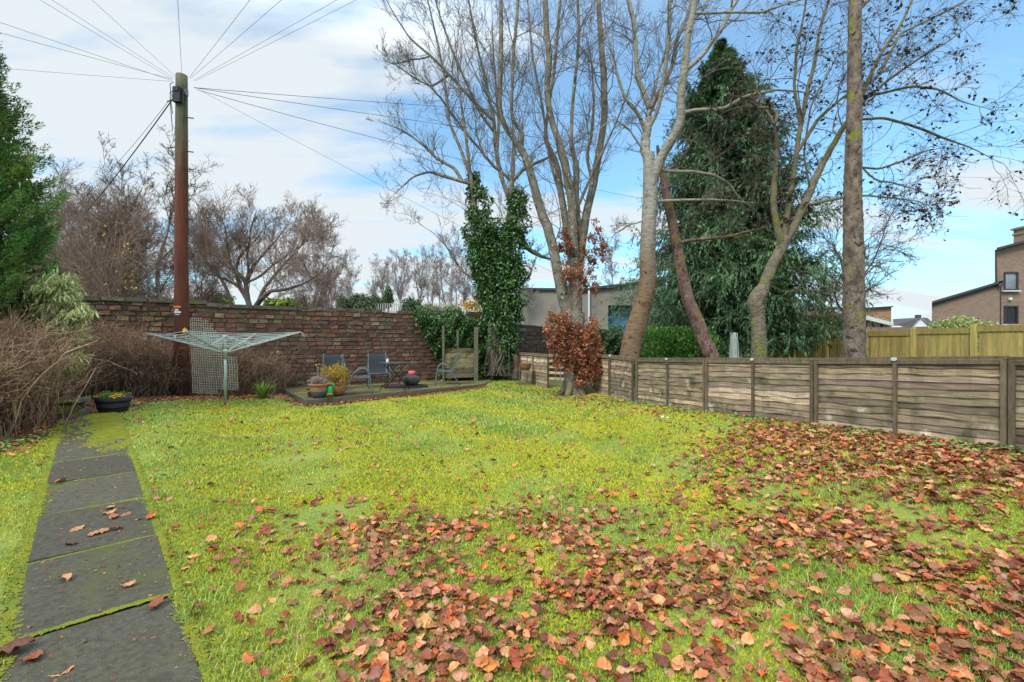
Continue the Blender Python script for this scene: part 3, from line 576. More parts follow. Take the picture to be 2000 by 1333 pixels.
# ================================================================== LOW PANEL FENCE
m_lap = M('lap_board', (.34, .26, .175), (.16, .12, .082), 4.5, .9, .6, 60, stretch=(1, 1, 14), tint=True, c3=(.11, .10, .055), m3=(2.8, .54, .1), c4=(.46, .40, .31), m4=(3.0, .60, .08))
m_fpost = M('fence_batten', (.19, .14, .09), (.11, .08, .052), 6, .9, .6, 60, stretch=(4, 4, 1), tint=True, c3=(.08, .09, .03), m3=(5, .55, .1))
m_cap = M('grey_cap', (.55, .57, .55), (.4, .42, .4), 40, .5)
fence = thing('panel_fence', 'low weathered overlap panel fence running along the right side of the lawn', 'fence', (F0[0], F0[1], gz(*F0)))
def gzf(p): return min(gz(*p), .47)
def panel(A, B, ztA, ztB, root, boards=11, tone=1., mid=True, cap=False, seedtone=None):
    A = np.array(A, float); B = np.array(B, float); za, zb = gzf(A), gzf(B); u = nrm(B-A); nn = np.array([-u[1], u[0]]); nn = nn if nn@(-A) > 0 else -nn
    g = MB(); K = 14
    for j in range(boards):
        h0 = j/boards; h1 = (j+1.28)/boards; t = tone*rng.choice([.7, .9, 1.05, 1.3, 1.75], p=[.22, .3, .26, .14, .08]); tt = np.array([t, t*rng.uniform(.92, 1.02), t*rng.uniform(.82, 1.02)]); ph = rng.uniform(0, 6); wv = rng.uniform(.002, .010)
        v = []; kt = []
        for i in range(K+1):
            s = i/K; p = A+(B-A)*s; b = za+(zb-za)*s+.02; tp = ztA+(ztB-ztA)*s-.045; H = tp-b
            w = wv*math.sin(s*9+ph)+wv*.8*math.sin(s*23+ph*2)
            lo = b+H*h0+w; hi = min(b+H*h1+w, tp); po = p+nn*(.022+wv*.8*math.sin(s*17+ph)); pi_ = p+nn*.004
            v += [[*po, lo], [*pi_, hi], [*(po-nn*.008), lo]]
            kt.append(tt*(1+.10*math.sin(s*31+ph*3)))
        f = []; 
        for i in range(K): a = i*3; f += [[a, a+3, a+4, a+1], [a+2, a+5, a+3, a]]
        g.add(v, f, np.repeat(np.array(kt[:K]), 2, 0))
    g.build('lap_panel', m_lap, root)
    prt(lambda g: g.beam((*(A+nn*.012), ztA-.018), (*(B+nn*.012), ztB-.018), .062, .032, tint=[tone*.95]*3), 'top_capping', m_fpost, root)
    prt(lambda g: g.beam((*(A+nn*.034), ztA-.06), (*(B+nn*.034), ztB-.06), .016, .045, tint=[tone*1.0]*3), 'top_rail', m_fpost, root)
    for s, w in ((.012, .042), (.5, .034), (.988, .042)) if mid else ((.012, .04), (.988, .04)):
        p = A+(B-A)*s+nn*.040; b = za+(zb-za)*s-.03; zt = ztA+(ztB-ztA)*s-.038
        prt(lambda g: g.box((*p, (b+zt)/2), (w, .030, zt-b), rz=math.atan2(u[1], u[0]), jit=.003, tint=[rng.uniform(.6, 1.2)]*3), 'batten', m_fpost, root)
        if s == .5 and cap:
            o = prt(lambda g: g.lathe((0, 0, 0), [(0, .0), (.030, 0), (.030, .012), (0, .014)], 16), 'post_cap', m_cap, root, False)
            V = np.array([x.co[:] for x in o.data.vertices])+np.array(wloc(root)); a = math.atan2(nn[1], nn[0]); V = np.column_stack([V[:, 2]*math.cos(a)-V[:, 0]*math.sin(a), V[:, 2]*math.sin(a)+V[:, 0]*math.cos(a), V[:, 1]*.7])
            V += np.array([*(p+nn*.016), zt+.012])-np.array(wloc(root)); o.data.vertices.foreach_set('co', V.ravel()); o.data.update()
def jp(t): return F0+FD*t
def zt(p, px=None): return CH+(667-699.5)/FPX*p[1]
for t in range(0, 4):
    A, B = jp(t), jp(t+1); A = A+(B-A)*.006; za, zb = zt(jp(t)), zt(jp(t+1))
    if t == 3: za, zb = za+.012, za+.03
    if t == 2: zb += .02
    panel(A, B, za, zb, fence, boards=[11, 10, 11, 12][t], tone=[1.0, 1.2, 1.05, .72][t], cap=t < 3)
prt(lambda g: g.box((*(jp(2)+[0.03, .05]), .62), (.07, .07, 1.2)), 'post', m_fpost, fence); prt(lambda g: g.box((*(jp(0)+[0.03, .05]), .52), (.07, .07, 1.1)), 'post', m_fpost, fence); prt(lambda g: g.box((*(jp(3)+[0.05, .05]), .72), (.07, .07, 1.15)), 'post', m_fpost, fence)
# turned section going behind the copper beech
Q0, Q1, Q2 = np.array([2.60, 9.56]), np.array([2.36, 10.75]), np.array([2.02, 12.3])
panel(Q1, Q0, W(0, 694, 10.75)[2], W(0, 699, 9.56)[2], fence, 10, 1.3, mid=False, cap=False); panel(Q2, Q1, W(0, 691, 12.3)[2], W(0, 694, 10.75)[2], fence, 10, 1.45, mid=False)
prt(lambda g: g.lathe((2.33, 10.70, W(0, 698, 10.7)[2]), [(0, 0), (.03, 0), (.035, .05), (0, .055)], 12), 'post_cap', m_cap, fence)
far = thing('panel_fence', 'short far run of pale lap fence between the ivy tree and the copper beech', 'fence', (1.2, 13.2, gz(1.2, 13.2)))
G0, G1, G2 = W(1017, 667, 15.2)[:2], W(1073, 667, 13.3)[:2], W(1112, 667, 12.9)[:2]
panel(G0, G1, W(0, 689, 15.2)[2], W(0, 693, 13.3)[2], far, 9, 1.5)
tr_ = MB()
for j in range(5): z = .35+j*.17; tr_.beam((*G1, z), (*G2, z-.0), .02, .07, tint=[2, 1.9, 1.7])
for s in (.3, .55, .9): tr_.beam((*(G1+(G2-G1)*s), .2), (*(G1+(G2-G1)*s), 1.05), .05, .02)
tr_.build('slatted_gap', m_lap, far)
# wire planter on a stand in the far corner
q = W(1026, 716, 13.9); q[2] = CH-(716-667)/FPX*13.9; root = thing('wire_planter', 'rusty wire trough planter on thin legs before the far lap fence', 'planter', (q[0], q[1], gz(q[0], q[1])))
prt(lambda g: g.lathe(q-[0, 0, .12], [(0, 0), (.12, 0), (.17, .08), (.19, .2), (.16, .2), (0, .17)], 14), 'basket', m_rust, root)
for dx in (-.17, -.02, .13): prt(lambda g: g.tubes([q+[dx, -.1, 0], [q[0]+dx, q[1]-.1, gz(q[0], q[1])-.02]], .011, 5), 'leg', m_steel, root)
q = W(1009, 712, 14.2); g = MB(); P = resample([q+[0, 0, -.45], q+[.03, 0, 0], q+[-.05, 0, .3]], 8); g.tubes(P, np.linspace(.13, .07, 8)[None]+rng.uniform(-.02, .02, 8)[None], 8); tag(g.build('dead_stump', m_twig, origin=tuple(q)), 'dark narrow dead stump left of the wire planter', 'stump')
# ================================================================== TAN CLOSE BOARD FENCE
m_tan = M('tanalised_board', (.44, .34, .11), (.30, .24, .075), 2.5, .85, .4, 50, stretch=(4, 4, .6), tint=True, c3=(.24, .24, .06), m3=(1.5, .58, .15))
TD = nrm(np.array([14.7-13.46, 14.3-21.5])); T0 = np.array([13.46, 21.5]); TB = 1.83
root = thing('close_board_fence', 'tall yellow brown close board fence beyond the low panel fence', 'fence', (*T0, 0))
def ttop(s): return CH+.29+.027*s
for k in range(-1, 8):
    s = k*TB; p = T0+TD*s
    prt(lambda g: g.box((*(p-[.06, 0]), (ttop(s)+.04)/2), (.12, .12, ttop(s)+.06), rz=math.atan2(TD[1], TD[0]), tint=[1.15, 1.2, 1.1]), 'post', m_tan, root)
    if k == 7: break
    g = MB(); n_ = 14
    for i in range(n_):
        a = T0+TD*(s+.08+(i+.5)*(TB-.14)/n_); t_ = rng.uniform(.75, 1.3); g.box((*a, ttop(s)/2), ((TB-.14)/n_-.022, .022, ttop(s)+rng.normal()*.008), rz=math.atan2(TD[1], TD[0])+rng.normal()*.03, tint=[t_, t_*rng.uniform(.9, 1.02), t_*.95])
    g.build('board_panel', m_tan, root)
    nT = np.array([TD[1], -TD[0]]); nT = nT if nT@(-T0) > 0 else -nT
    for zz in (.0, ):
        prt(lambda g: g.beam((*(T0+TD*(s+.05)+nT*.03), ttop(s)-.10), (*(T0+TD*(s+TB-.05)+nT*.03), ttop(s)-.10), .03, .19, tint=[.85, .8, .8]), 'top_rail', m_tan, root)
        prt(lambda g: g.beam((*(T0+TD*(s+.05)+nT*.03), .62), (*(T0+TD*(s+TB-.05)+nT*.03), .62), .04, .08, tint=[.7]*3), 'lower_rail', m_tan, root)
# ================================================================== TREES
m_beech = M('smooth_bark', (.235, .205, .16), (.115, .10, .075), 4, .85, .8, 24, stretch=(1, 1, 1.2), c3=(.065, .055, .04), m3=(4.5, .585, .06), c4=(.50, .50, .45), m4=(13, .62, .03), bdist=.04)
m_birch = M('birch_bark', (.36, .335, .29), (.22, .19, .155), 5, .8, .7, 26, stretch=(1, 1, 4), c3=(.07, .055, .045), m3=(11, .60, .04), c4=(.13, .14, .05), m4=(2.6, .62, .08), tint=True, bdist=.03)
m_rough_b = M('fissured_bark', (.24, .18, .135), (.09, .065, .05), 9, .95, 1., 22, stretch=(1, 1, .45), c3=(.20, .19, .035), m3=(3.1, .57, .07), tint=True, bdist=.05, c4=(.05, .038, .03), m4=(9, .58, .05))
m_mossb = M('mossy_bark', (.22, .18, .13), (.13, .11, .075), 8, .95, .9, 30, c3=(.17, .18, .03), m3=(4.6, .53, .08), c4=(.06, .05, .035), m4=(7, .60, .05), bdist=.04)
m_twigd = M('dark_twig', (.085, .065, .05), (.13, .105, .08), 3, .9); m_twigr = M('red_brown_twig', (.29, .20, .15), (.18, .13, .10), 1, .9); m_twigg = M('grey_twig', (.17, .135, .105), (.10, .08, .062), 1.5, .9); m_twigp = M('purple_grey_twig', (.24, .195, .19), (.31, .26, .23), .6, .9)
m_bud = M('dark_catkin', (.03, .024, .016), (.05, .035, .02), 20, .9)
def clumps(c, d, r, n, per, cr):          # leaves gathered round random clump centres on a surface
    m = max(n//per, 1); k = rng.integers(0, len(c), m); cc_ = c[k]+d[k]*(r[k]*rng.uniform(.45, 1.25, m))[:, None]; i = np.repeat(np.arange(m), per); s_ = rng.uniform(.5, 1.4, m)[i, None]
    w = nrm(rng.normal(size=(len(i), 3))); pos = cc_[i]+w*cr*s_*rng.random((len(i), 1))**.5*[1, 1, 1.25]; return pos, nrm(d[k][i]+w*.9), np.clip(rng.normal(1, .25, m), .5, 1.6)[i, None]
def limbs(L_, Y, K=40, dep=.35, base=None):
    P, Rr = [], []; pool = [] if base is None else [base]
    for l in L_:
        a = np.array([(px, py, r) for px, py, r in l], float); y = np.full(len(a), float(Y)); r0 = rng.uniform(-dep, dep)
        d = np.linspace(0, 1, len(a)); y = y+r0*d*np.minimum(len(a), 8)*.35
        w = np.array([W(px, py, yy) for (px, py, _), yy in zip(a, y)]); q = resample(np.column_stack([w, a[:, 2]*y/FPX]), K); u = np.linspace(0, 1, K)
        if K < 60:
            q[:, 3] *= np.where(a[-1, 1] < -5, 1., 1-.8*u**3); wv = np.cumsum(rng.normal(size=(K, 3)), 0)*.0045*q[:, 3:]/.05; q[:, :3] += wv*(u*(1-u)*4)[:, None]
        if pool:                                    # start on the nearest limb already there
            A = np.concatenate(pool); e = np.hypot(A[:, 0]-q[0, 0], A[:, 2]-q[0, 2]); k = e.argmin(); of = A[k]-q[0, :3]
            if e[k] > .55: of = of*[0, 1, 0]
            q[:, 1] += of[1]; q[:, [0, 2]] += of[[0, 2]]*(np.clip(1-u*4, 0, 1)**2)[:, None]
        P.append(q[:, :3]); Rr.append(q[:, 3]); pool.append(q[:, :3])
    return np.array(P), np.array(Rr)
def tree_from(name, label, Y, trunk, br, bark, twig, base, n1=10, n2=8, n3=5, up=.35, tw=.0035, l1=(.25, .6), group=None, buds=0, tm=.2, rough=.03, rs=1., tint=None, wob=.14, ang=(.5, 1.2)):
    root = thing(name, label, 'tree', tuple(base), group)
    KT = 200; P, Rr = limbs([trunk], Y, KT, 0); g = MB(); sd_ = 36; Rr = Rr*rs; g.tubes(P, Rr, sd_)
    V = g.v[0]; ax_c = np.repeat(P[0], sd_, 0); th = np.tile(np.arange(sd_)*2*math.pi/sd_, KT); zc_ = V[:, 2]
    dsp = 1+rough*(.5*np.sin(2*th+zc_*1.1)+.4*np.sin(5*th-zc_*3.1)+.3*np.sin(8*th+np.sin(zc_*7)*1.5)+.55*rng.normal(size=len(th)))
    for kz, ka, kr in zip(rng.uniform(zc_.min(), zc_.max(), 7), rng.uniform(0, 6.28, 7), rng.uniform(.05, .16, 7)): dsp += kr*(rough*9)*np.exp(-((zc_-kz)/.05)**2)*np.exp(-(1-np.cos(th-ka))*9)
    V[:] = ax_c+(V-ax_c)*dsp[:, None]
    if tint is not None: 
        cz = g.v[0][g.f[0][0]].mean(1)[:, 2]; g.f[0][1][:] = tint(cz)
    g.build('trunk', bark, root, True)
    P1, R1 = limbs(br, Y, base=P[0]); R1 = R1*rs
    for i in range(len(P1)):
        g = MB(); g.tubes(P1[i:i+1], R1[i:i+1], 10)
        if tint is not None: cz = g.v[0][g.f[0][0]].mean(1)[:, 2]; g.f[0][1][:] = tint(cz)
        g.build('limb', bark, root, True)
    A, Ra = spawn(P1, np.minimum(R1, .05), n1, l1, ang, 10, .34, tm, 1, up, wob, .0055); B, Rb = spawn(A, Ra, n2, (.3, .7), (.35, 1.0), 6, .5, .2, 1, up, wob, tw*1.15)
    D, Rd = spawn(B, Rb, n3, (.35, .8), (.4, 1.0), 4, .6, .15, 1, up*.6, .16, tw)
    g = MB(); g.tubes(A, Ra, 5); g.tubes(B, Rb, 4); g.tubes(D, Rd, 3); g.build('twigs', twig, root, True)
    if buds:
        E = D[:, -1]; k = rng.random(len(E)) < buds; n = k.sum(); g = MB(); g.inst(*T_RH, E[k], rots(rng.normal(size=(n, 3))*[1, 1, .6]-[0, 0, .5]), rng.uniform(.05, .11, n)); g.inst(*T_RH, E[k], rots(rng.normal(size=(n, 3))*[1, 1, .6]-[0, 0, .5]), rng.uniform(.03, .08, n)); tag(g.build('catkins', m_bud, root), kind='stuff')
    return root
# --- copper beech with many grey stems
beech_tr = [(1122, 772, 30), (1121, 750, 25), (1120, 720, 23), (1122, 680, 23), (1124, 640, 22), (1126, 610, 19)]
beech_br = [[(1114, 650, 16), (1100, 600, 15), (1090, 560, 13), (1080, 500, 12), (1065, 440, 12), (1048, 400, 11), (1035, 350, 10), (1025, 300, 9), (1005, 280, 8), (985, 250, 7), (972, 220, 6), (975, 190, 6), (978, 140, 6), (978, 60, 5), (977, -30, 5)],
 [(1022, 300, 6), (1024, 270, 5), (1008, 255, 5), (998, 230, 4), (1000, 180, 4), (1003, 100, 4), (1010, 20, 4), (1012, -30, 3)],
 [(1125, 640, 15), (1122, 560, 14), (1118, 500, 13), (1115, 440, 11), (1113, 380, 11), (1105, 320, 10), (1100, 300, 9), (1090, 270, 8), (1078, 240, 8), (1070, 200, 7), (1068, 160, 7), (1075, 110, 8), (1068, 60, 7), (1065, 0, 7), (1064, -30, 6)],
 [(1120, 540, 9), (1105, 440, 9), (1095, 370, 8), (1090, 320, 7), (1070, 290, 6), (1065, 260, 5), (1072, 230, 4), (1085, 140, 4), (1090, 60, 4), (1095, -20, 3)],
 [(1130, 620, 15), (1128, 560, 12), (1135, 480, 11), (1145, 400, 10), (1155, 360, 10), (1165, 310, 9), (1172, 270, 8), (1178, 220, 8), (1175, 160, 8), (1172, 100, 7), (1168, 30, 6), (1168, -30, 5)],
 [(1128, 480, 8), (1127, 350, 8), (1130, 320, 7), (1117, 290, 5), (1119, 200, 4), (1125, 140, 4), (1132, 60, 4), (1130, -20, 3)],
 [(1157, 340, 5), (1150, 300, 4), (1160, 250, 4), (1165, 180, 3), (1160, 100, 3), (1150, 40, 2)],
 [(1110, 450, 5), (1160, 330, 3), (1200, 250, 2.5), (1235, 160, 2), (1240, 60, 1.5)], [(1085, 380, 4), (1060, 200, 3), (1040, 100, 2.5), (1030, -20, 2)]]
bb = onG(1120, 764)
beech = tree_from('beech_tree', 'tall multi stemmed grey beech with brown leaves clinging round its foot beside the low fence', 11.6, beech_tr, beech_br, m_beech, m_twigg, (bb[0], 11.6, gz(bb[0], 11.6)), 13, 7, 4, .4, .0034, (.18, .42), ang=(.3, 1.0), rs=.8)
for a in (-160, -120, -60, -20, 200):            # root flares
    c = np.array([W(1121, 0, 11.6)[0], 11.6, 0]); d = np.array([math.cos(R(a)), math.sin(R(a)), 0]); P = resample([c+d*.10+[0, 0, gz(c[0], 11.6)+.45], c+d*.30+[0, 0, gz(c[0], 11.6)+.10], c+d*.50+[0, 0, gz(c[0], 11.6)-.05]], 8)
    g = MB(); g.tubes(P, np.linspace(.14, .05, 8)[None], 10); g.build('root', m_mossb, beech, True)
m_copper = M('copper_leaf', (.30, .10, .045), (.36, .165, .09), 8, .7, tint=True, trans=.25)
def cloud(lobes, Y, n, size, dy=.35, shell=.35):
    """leaf positions in a union of lobes given by photo pixels (cx, cy, rx, ry)"""
    a = np.array(lobes, float); w = a[:, 2]*a[:, 3]; k = rng.choice(len(a), n, p=w/w.sum()); d = nrm(rng.normal(size=(n, 3))); r = (1-shell*rng.random((n, 1))**1.5)*(1+.15*rng.normal(size=(n, 1)))
    c = np.array([W(x, y, Y) for x, y, _, _ in lobes])[k]; s = Y/FPX; return c+d*r*np.stack([a[k, 2]*s, np.minimum(a[k, 2], 45)*s*dy*2.2, a[k, 3]*s], 1), d
g = MB()
def brown(lobes, Y, n, cr, sh):
    c, d = cloud(lobes, Y, 600, .05, .4, sh); pos, dd, lt = clumps(c, d, np.full(600, .06), n, 26, cr); n = len(pos); g.inst(*T_RH, pos, rots(dd+rng.normal(size=(n, 3))*.8), rng.uniform(.045, .09, n), tints(n, .5, 1.45, .25)*lt)
    o = np.array([W(1120+rng.uniform(-14, 14), rng.uniform(650, 745) if sh > .5 and Y < 11.4 else rng.uniform(540, 610), 11.45) for _ in range(90)]); e = c[rng.integers(0, 600, 90)]; tw_.append(np.stack([o*(1-u)+e*u+np.array([0, 0, .06*math.sin(u*3)]) for u in np.linspace(0, 1, 7)], 1))
tw_ = []
brown([(1098, 645, 22, 28), (1146, 655, 20, 26), (1092, 675, 22, 26), (1158, 675, 16, 22), (1120, 680, 28, 30), (1140, 705, 26, 28), (1152, 720, 16, 24), (1104, 705, 20, 18), (1088, 622, 10, 9), (1160, 700, 12, 20), (1136, 738, 14, 12)], 11.28, 10500, .10, .8)
brown([(1110, 470, 20, 34), (1135, 520, 32, 28), (1160, 480, 20, 26), (1165, 448, 8, 22), (1152, 560, 26, 20), (1110, 540, 24, 26), (1096, 500, 10, 14), (1182, 500, 10, 20), (1100, 556, 12, 10)], 11.5, 3600, .085, .95)
g.build('brown_leaves', m_copper, beech); g = MB()
for q in tw_: g.tubes(q, np.linspace(.006, .003, 7)[None], 3)
g.build('leafy_shoots', m_twigr, beech)
# --- ivy clad tree
iv_tr = [(975, 725, 24), (968, 690, 20), (968, 640, 18), (965, 600, 16), (955, 540, 14)]
iv_br = [[(960, 570, 12), (940, 480, 9), (922, 380, 6), (918, 330, 4), (908, 240, 4), (897, 180, 3.5), (893, 120, 3), (885, 40, 2)], [(962, 600, 14), (985, 520, 12), (998, 440, 10), (1000, 400, 7), (1002, 345, 6), (1004, 300, 4), (1000, 200, 3), (1005, 100, 2)],
 [(1002, 347, 5), (985, 335, 4), (965, 320, 4), (945, 300, 3), (930, 260, 2), (925, 200, 2)], [(1003, 347, 5), (1025, 325, 4), (1050, 312, 4), (1075, 302, 3), (1120, 270, 2)],
 [(985, 390, 6), (975, 345, 5), (968, 290, 5), (960, 220, 4), (945, 150, 3), (930, 90, 2.5), (915, 0, 2), (912, -20, 2)], [(972, 300, 4), (975, 240, 4), (968, 170, 3), (962, 80, 2.5), (960, 0, 2)],
 [(912, 366, 4), (870, 350, 4), (840, 342, 3), (810, 352, 2.5), (785, 375, 2), (765, 395, 1)], [(906, 362, 4), (890, 335, 4), (855, 315, 3.5), (830, 290, 3), (800, 268, 2.5), (770, 255, 2), (730, 238, 1)],
 [(955, 235, 4), (910, 180, 4), (875, 145, 3.5), (840, 108, 3), (800, 75, 2), (765, 20, 1.5), (745, -20, 1)], [(955, 260, 4), (925, 190, 3), (890, 110, 3), (860, 30, 2), (845, -20, 2)], [(875, 145, 3), (840, 165, 2), (810, 150, 2), (775, 125, 1.5), (745, 100, 1)],
 [(838, 108, 2), (800, 108, 2), (765, 118, 1.5), (735, 100, 1)], [(940, 300, 3), (895, 240, 3), (860, 190, 2.5), (820, 150, 2), (790, 140, 1)], [(1010, 440, 5), (1030, 485, 6), (1055, 500, 6), (1075, 505, 5), (1080, 512, 4)], [(1018, 560, 3), (1036, 535, 3), (1043, 515, 2)],
 [(925, 350, 4), (880, 250, 3), (870, 150, 2.5), (850, 60, 2), (830, -20, 1.5)], [(930, 560, 3), (895, 520, 2.5), (870, 480, 2), (845, 455, 1.5), (820, 440, 1)]]
ivt = tree_from('ivy_clad_tree', 'bare tree with forked trunk wrapped in dark green ivy in the far lawn corner', 15.5, iv_tr, iv_br, m_beech, m_twigg, (W(972, 0, 15.5)[0], 15.5, gz(-.4, 15.5)), 15, 7, 4, .55, .0042, (.2, .5), ang=(.3, .95), rs=.85)
m_ivy = M('ivy_leaf', (.040, .100, .022), (.075, .155, .04), 6, .45, tint=True, spec=.5); m_ivy2 = M('ivy_hedge_leaf', (.045, .09, .028), (.085, .14, .05), 6, .5, tint=True, spec=.4)
def ivyon(g, path, Y, n, size, jit=1.):
    q = resample(np.array(path, float), 60); i = rng.integers(0, 59, n); t = rng.random(n)[:, None]; a = q[i]*(1-t)+q[i+1]*t; c = np.array([W(x, y, Y) for x, y in a[:, :2]]); r = a[:, 2]*Y/FPX*(1+.22*np.sin(c[:, 2]*7+c[:, 0]*9))
    d = nrm(rng.normal(size=(n, 3))*[1, 1, .25]); pos, dd, lt = clumps(c, d, r*.92, n, 34, .15*jit); n = len(pos)
    g.inst(*T_RH, pos, rots(dd*.7+rng.normal(size=(n, 3))*.45-[0, 0, .5]), rng.uniform(.6, 1.35, n)*size, tints(n, .6, 1.5, .15)*lt)
g = MB()
ivyon(g, [(925, 345, 7), (928, 380, 18), (938, 430, 28), (942, 500, 26), (955, 560, 24), (968, 600, 22)], 15.4, 8500, .10); ivyon(g, [(1012, 370, 7), (1010, 410, 16), (1003, 450, 22), (1000, 520, 24), (990, 580, 28), (982, 620, 28)], 15.4, 8500, .10)
ivyon(g, [(955, 560, 22), (975, 600, 34), (985, 640, 28), (985, 680, 20), (982, 705, 16)], 15.4, 8000, .10); ivyon(g, [(935, 470, 26), (958, 520, 26), (980, 560, 30)], 15.4, 6000, .10, 2); ivyon(g, [(968, 440, 10), (970, 500, 18), (975, 560, 26), (980, 630, 28)], 15.3, 6000, .10, 1.6); ivyon(g, [(1000, 590, 10), (1020, 590, 8), (1028, 582, 5)], 15.2, 160, .09, 2)
g.build('ivy', m_ivy, ivt)
vines = [resample([W(945+rng.uniform(0, 50), 735, 15.2+rng.uniform(-.2, .2)), W(955+rng.uniform(-15, 40), 690, 15.1), W(965+rng.uniform(-15, 35), 640, 15.1), W(975+rng.uniform(-10, 10), 560, 15.2)], 10) for _ in range(26)]
g = MB(); g.tubes(np.array(vines), np.full((26, 10), .018), 5); g.build('ivy_stems', m_twigg, ivt)
# --- birch
bi_tr = [(1228, 705, 25), (1236, 660, 24), (1248, 620, 23), (1260, 580, 21), (1266, 545, 20), (1264, 500, 19), (1267, 440, 18), (1270, 380, 18), (1270, 340, 17), (1267, 300, 13)]
bi_br = [[(1268, 330, 13), (1265, 270, 12), (1268, 220, 11), (1275, 188, 9)], [(1275, 200, 8), (1262, 165, 7), (1250, 140, 6), (1245, 80, 6), (1240, 30, 6), (1232, -25, 5)], [(1275, 200, 7), (1300, 160, 6), (1325, 110, 5), (1335, 60, 5), (1355, 10, 4), (1362, -25, 4)], [(1278, 250, 5), (1290, 210, 5), (1300, 150, 5), (1310, 80, 5), (1313, 0, 5), (1313, -30, 4)],
 [(1266, 262, 5), (1252, 215, 5), (1225, 185, 4), (1210, 130, 4), (1190, 60, 4), (1180, 0, 3)], [(1272, 360, 15), (1290, 312, 12), (1312, 280, 11), (1332, 245, 11), (1334, 180, 10), (1343, 110, 9), (1350, 60, 8), (1362, -25, 7)], [(1338, 170, 6), (1360, 130, 5), (1395, 85, 5), (1420, 35, 5), (1450, -25, 4)],
 [(1336, 243, 4), (1355, 234, 4), (1400, 230, 4), (1440, 207, 4), (1500, 195, 3), (1550, 200, 3), (1600, 225, 2)], [(1350, 75, 3), (1400, 70, 3), (1450, 72, 3), (1500, 55, 2), (1560, 40, 2), (1600, 42, 1)], [(1283, 335, 5), (1315, 338, 4), (1350, 338, 4), (1390, 345, 3), (1420, 362, 3), (1440, 390, 3), (1475, 415, 2)], [(1290, 395, 4), (1330, 393, 3), (1380, 393, 3), (1430, 394, 3), (1480, 398, 2)],
 [(1280, 200, 4), (1296, 120, 3), (1330, 60, 3), (1370, 20, 2), (1400, -20, 2)], [(1262, 300, 3), (1230, 250, 2.5), (1200, 230, 2), (1170, 250, 1.5), (1150, 290, 1)], [(1268, 430, 2), (1230, 440, 2), (1200, 460, 1.5), (1180, 500, 1)]]
def birch_t(z): w = sm(2.6, 4.8, z)[:, None]; return (1-w)*np.array([.62, .42, .28])+w*np.array([1, 1, 1.])
tree_from('birch_tree', 'birch with brown lower trunk and white peeling upper limbs, leaning behind the low fence', 11., bi_tr, bi_br, m_birch, m_twigg, (W(1228, 0, 11.)[0], 11., gz(2.85, 11)), 13, 7, 3, .15, .0032, (.2, .5), tint=birch_t, rs=.78)
# --- leaning broken trunk
le_tr = [(1394, 705, 18), (1375, 665, 17), (1358, 620, 16), (1345, 590, 15), (1335, 550, 14), (1325, 500, 13), (1316, 450, 12), (1305, 400, 11), (1297, 350, 10), (1288, 310, 7), (1284, 285, 3)]
le_br = [[(1310, 480, 4), (1340, 471, 4), (1380, 467, 4), (1420, 463, 4), (1460, 453, 4), (1500, 443, 4)], [(1305, 478, 3), (1290, 490, 3), (1278, 500, 2)], [(1300, 395, 3), (1330, 430, 2), (1345, 470, 1)], [(1300, 340, 3), (1340, 300, 2), (1365, 250, 1)]]
tree_from('leaning_trunk', 'leaning purple brown trunk with a broken top, beside the birch', 11.8, le_tr, le_br, m_rough_b, m_twigg, (W(1392, 0, 11.8)[0], 11.8, gz(5.2, 11.8)), 7, 5, 3, -.1, .0035, (.3, .8), tint=lambda z: np.tile([1.05, .85, .95], (len(z), 1)), rough=.055, rs=.76)
# --- knobbly pollarded tree
po_tr = [(1482, 705, 16), (1482, 660, 15), (1480, 620, 14), (1476, 592, 17), (1482, 578, 17), (1492, 560, 12), (1510, 515, 11), (1524, 490, 11), (1534, 465, 10)]
po_br = [[(1528, 485, 9), (1518, 440, 7), (1517, 380, 7), (1521, 300, 6), (1515, 260, 5), (1511, 238, 4)], [(1532, 480, 8), (1540, 400, 5), (1550, 330, 5), (1560, 260, 5), (1570, 200, 5), (1590, 130, 4), (1600, 60, 3), (1625, -20, 3)],
 [(1520, 500, 9), (1545, 455, 9), (1568, 410, 8), (1590, 360, 8), (1610, 318, 7), (1640, 262, 6), (1665, 225, 5), (1690, 172, 5), (1715, 110, 4), (1760, 50, 3), (1790, -20, 2)], [(1548, 310, 4), (1590, 240, 4), (1640, 195, 3), (1700, 160, 3), (1740, 130, 2)],
 [(1665, 230, 4), (1710, 180, 3), (1760, 140, 3), (1810, 105, 2.5), (1870, 70, 2), (1950, 10, 1.5)], [(1690, 180, 3), (1740, 172, 3), (1800, 158, 3), (1850, 164, 2.5), (1900, 190, 2), (1960, 205, 1.5)], [(1675, 228, 3), (1740, 222, 3), (1800, 237, 3), (1860, 262, 3), (1920, 285, 2), (1975, 315, 1.5)],
 [(1680, 320, 2.5), (1730, 325, 2.5), (1780, 308, 2.5), (1820, 290, 2), (1880, 278, 1.5)], [(1575, 408, 4), (1610, 395, 3), (1650, 386, 3), (1690, 380, 2.5), (1740, 385, 2), (1800, 392, 1.5), (1850, 415, 1)], [(1500, 445, 3.5), (1530, 436, 3.5), (1565, 416, 4)],
 [(1560, 260, 4), (1545, 180, 3), (1550, 100, 3), (1565, 30, 2), (1570, -20, 2)], [(1515, 250, 4), (1480, 232, 3), (1430, 228, 2), (1390, 240, 1)], [(1520, 330, 3), (1500, 250, 2), (1470, 190, 2), (1460, 120, 1)], [(1545, 420, 3), (1540, 380, 3), (1548, 350, 2)],
 [(1690, 165, 3), (1730, 90, 2), (1790, 60, 2), (1850, 30, 1.5), (1900, -10, 1)], [(1700, 345, 2), (1760, 350, 2), (1810, 365, 1.5), (1860, 385, 1)], [(1590, 365, 3), (1575, 300, 2), (1590, 200, 2), (1640, 110, 1.5), (1660, 20, 1)]]
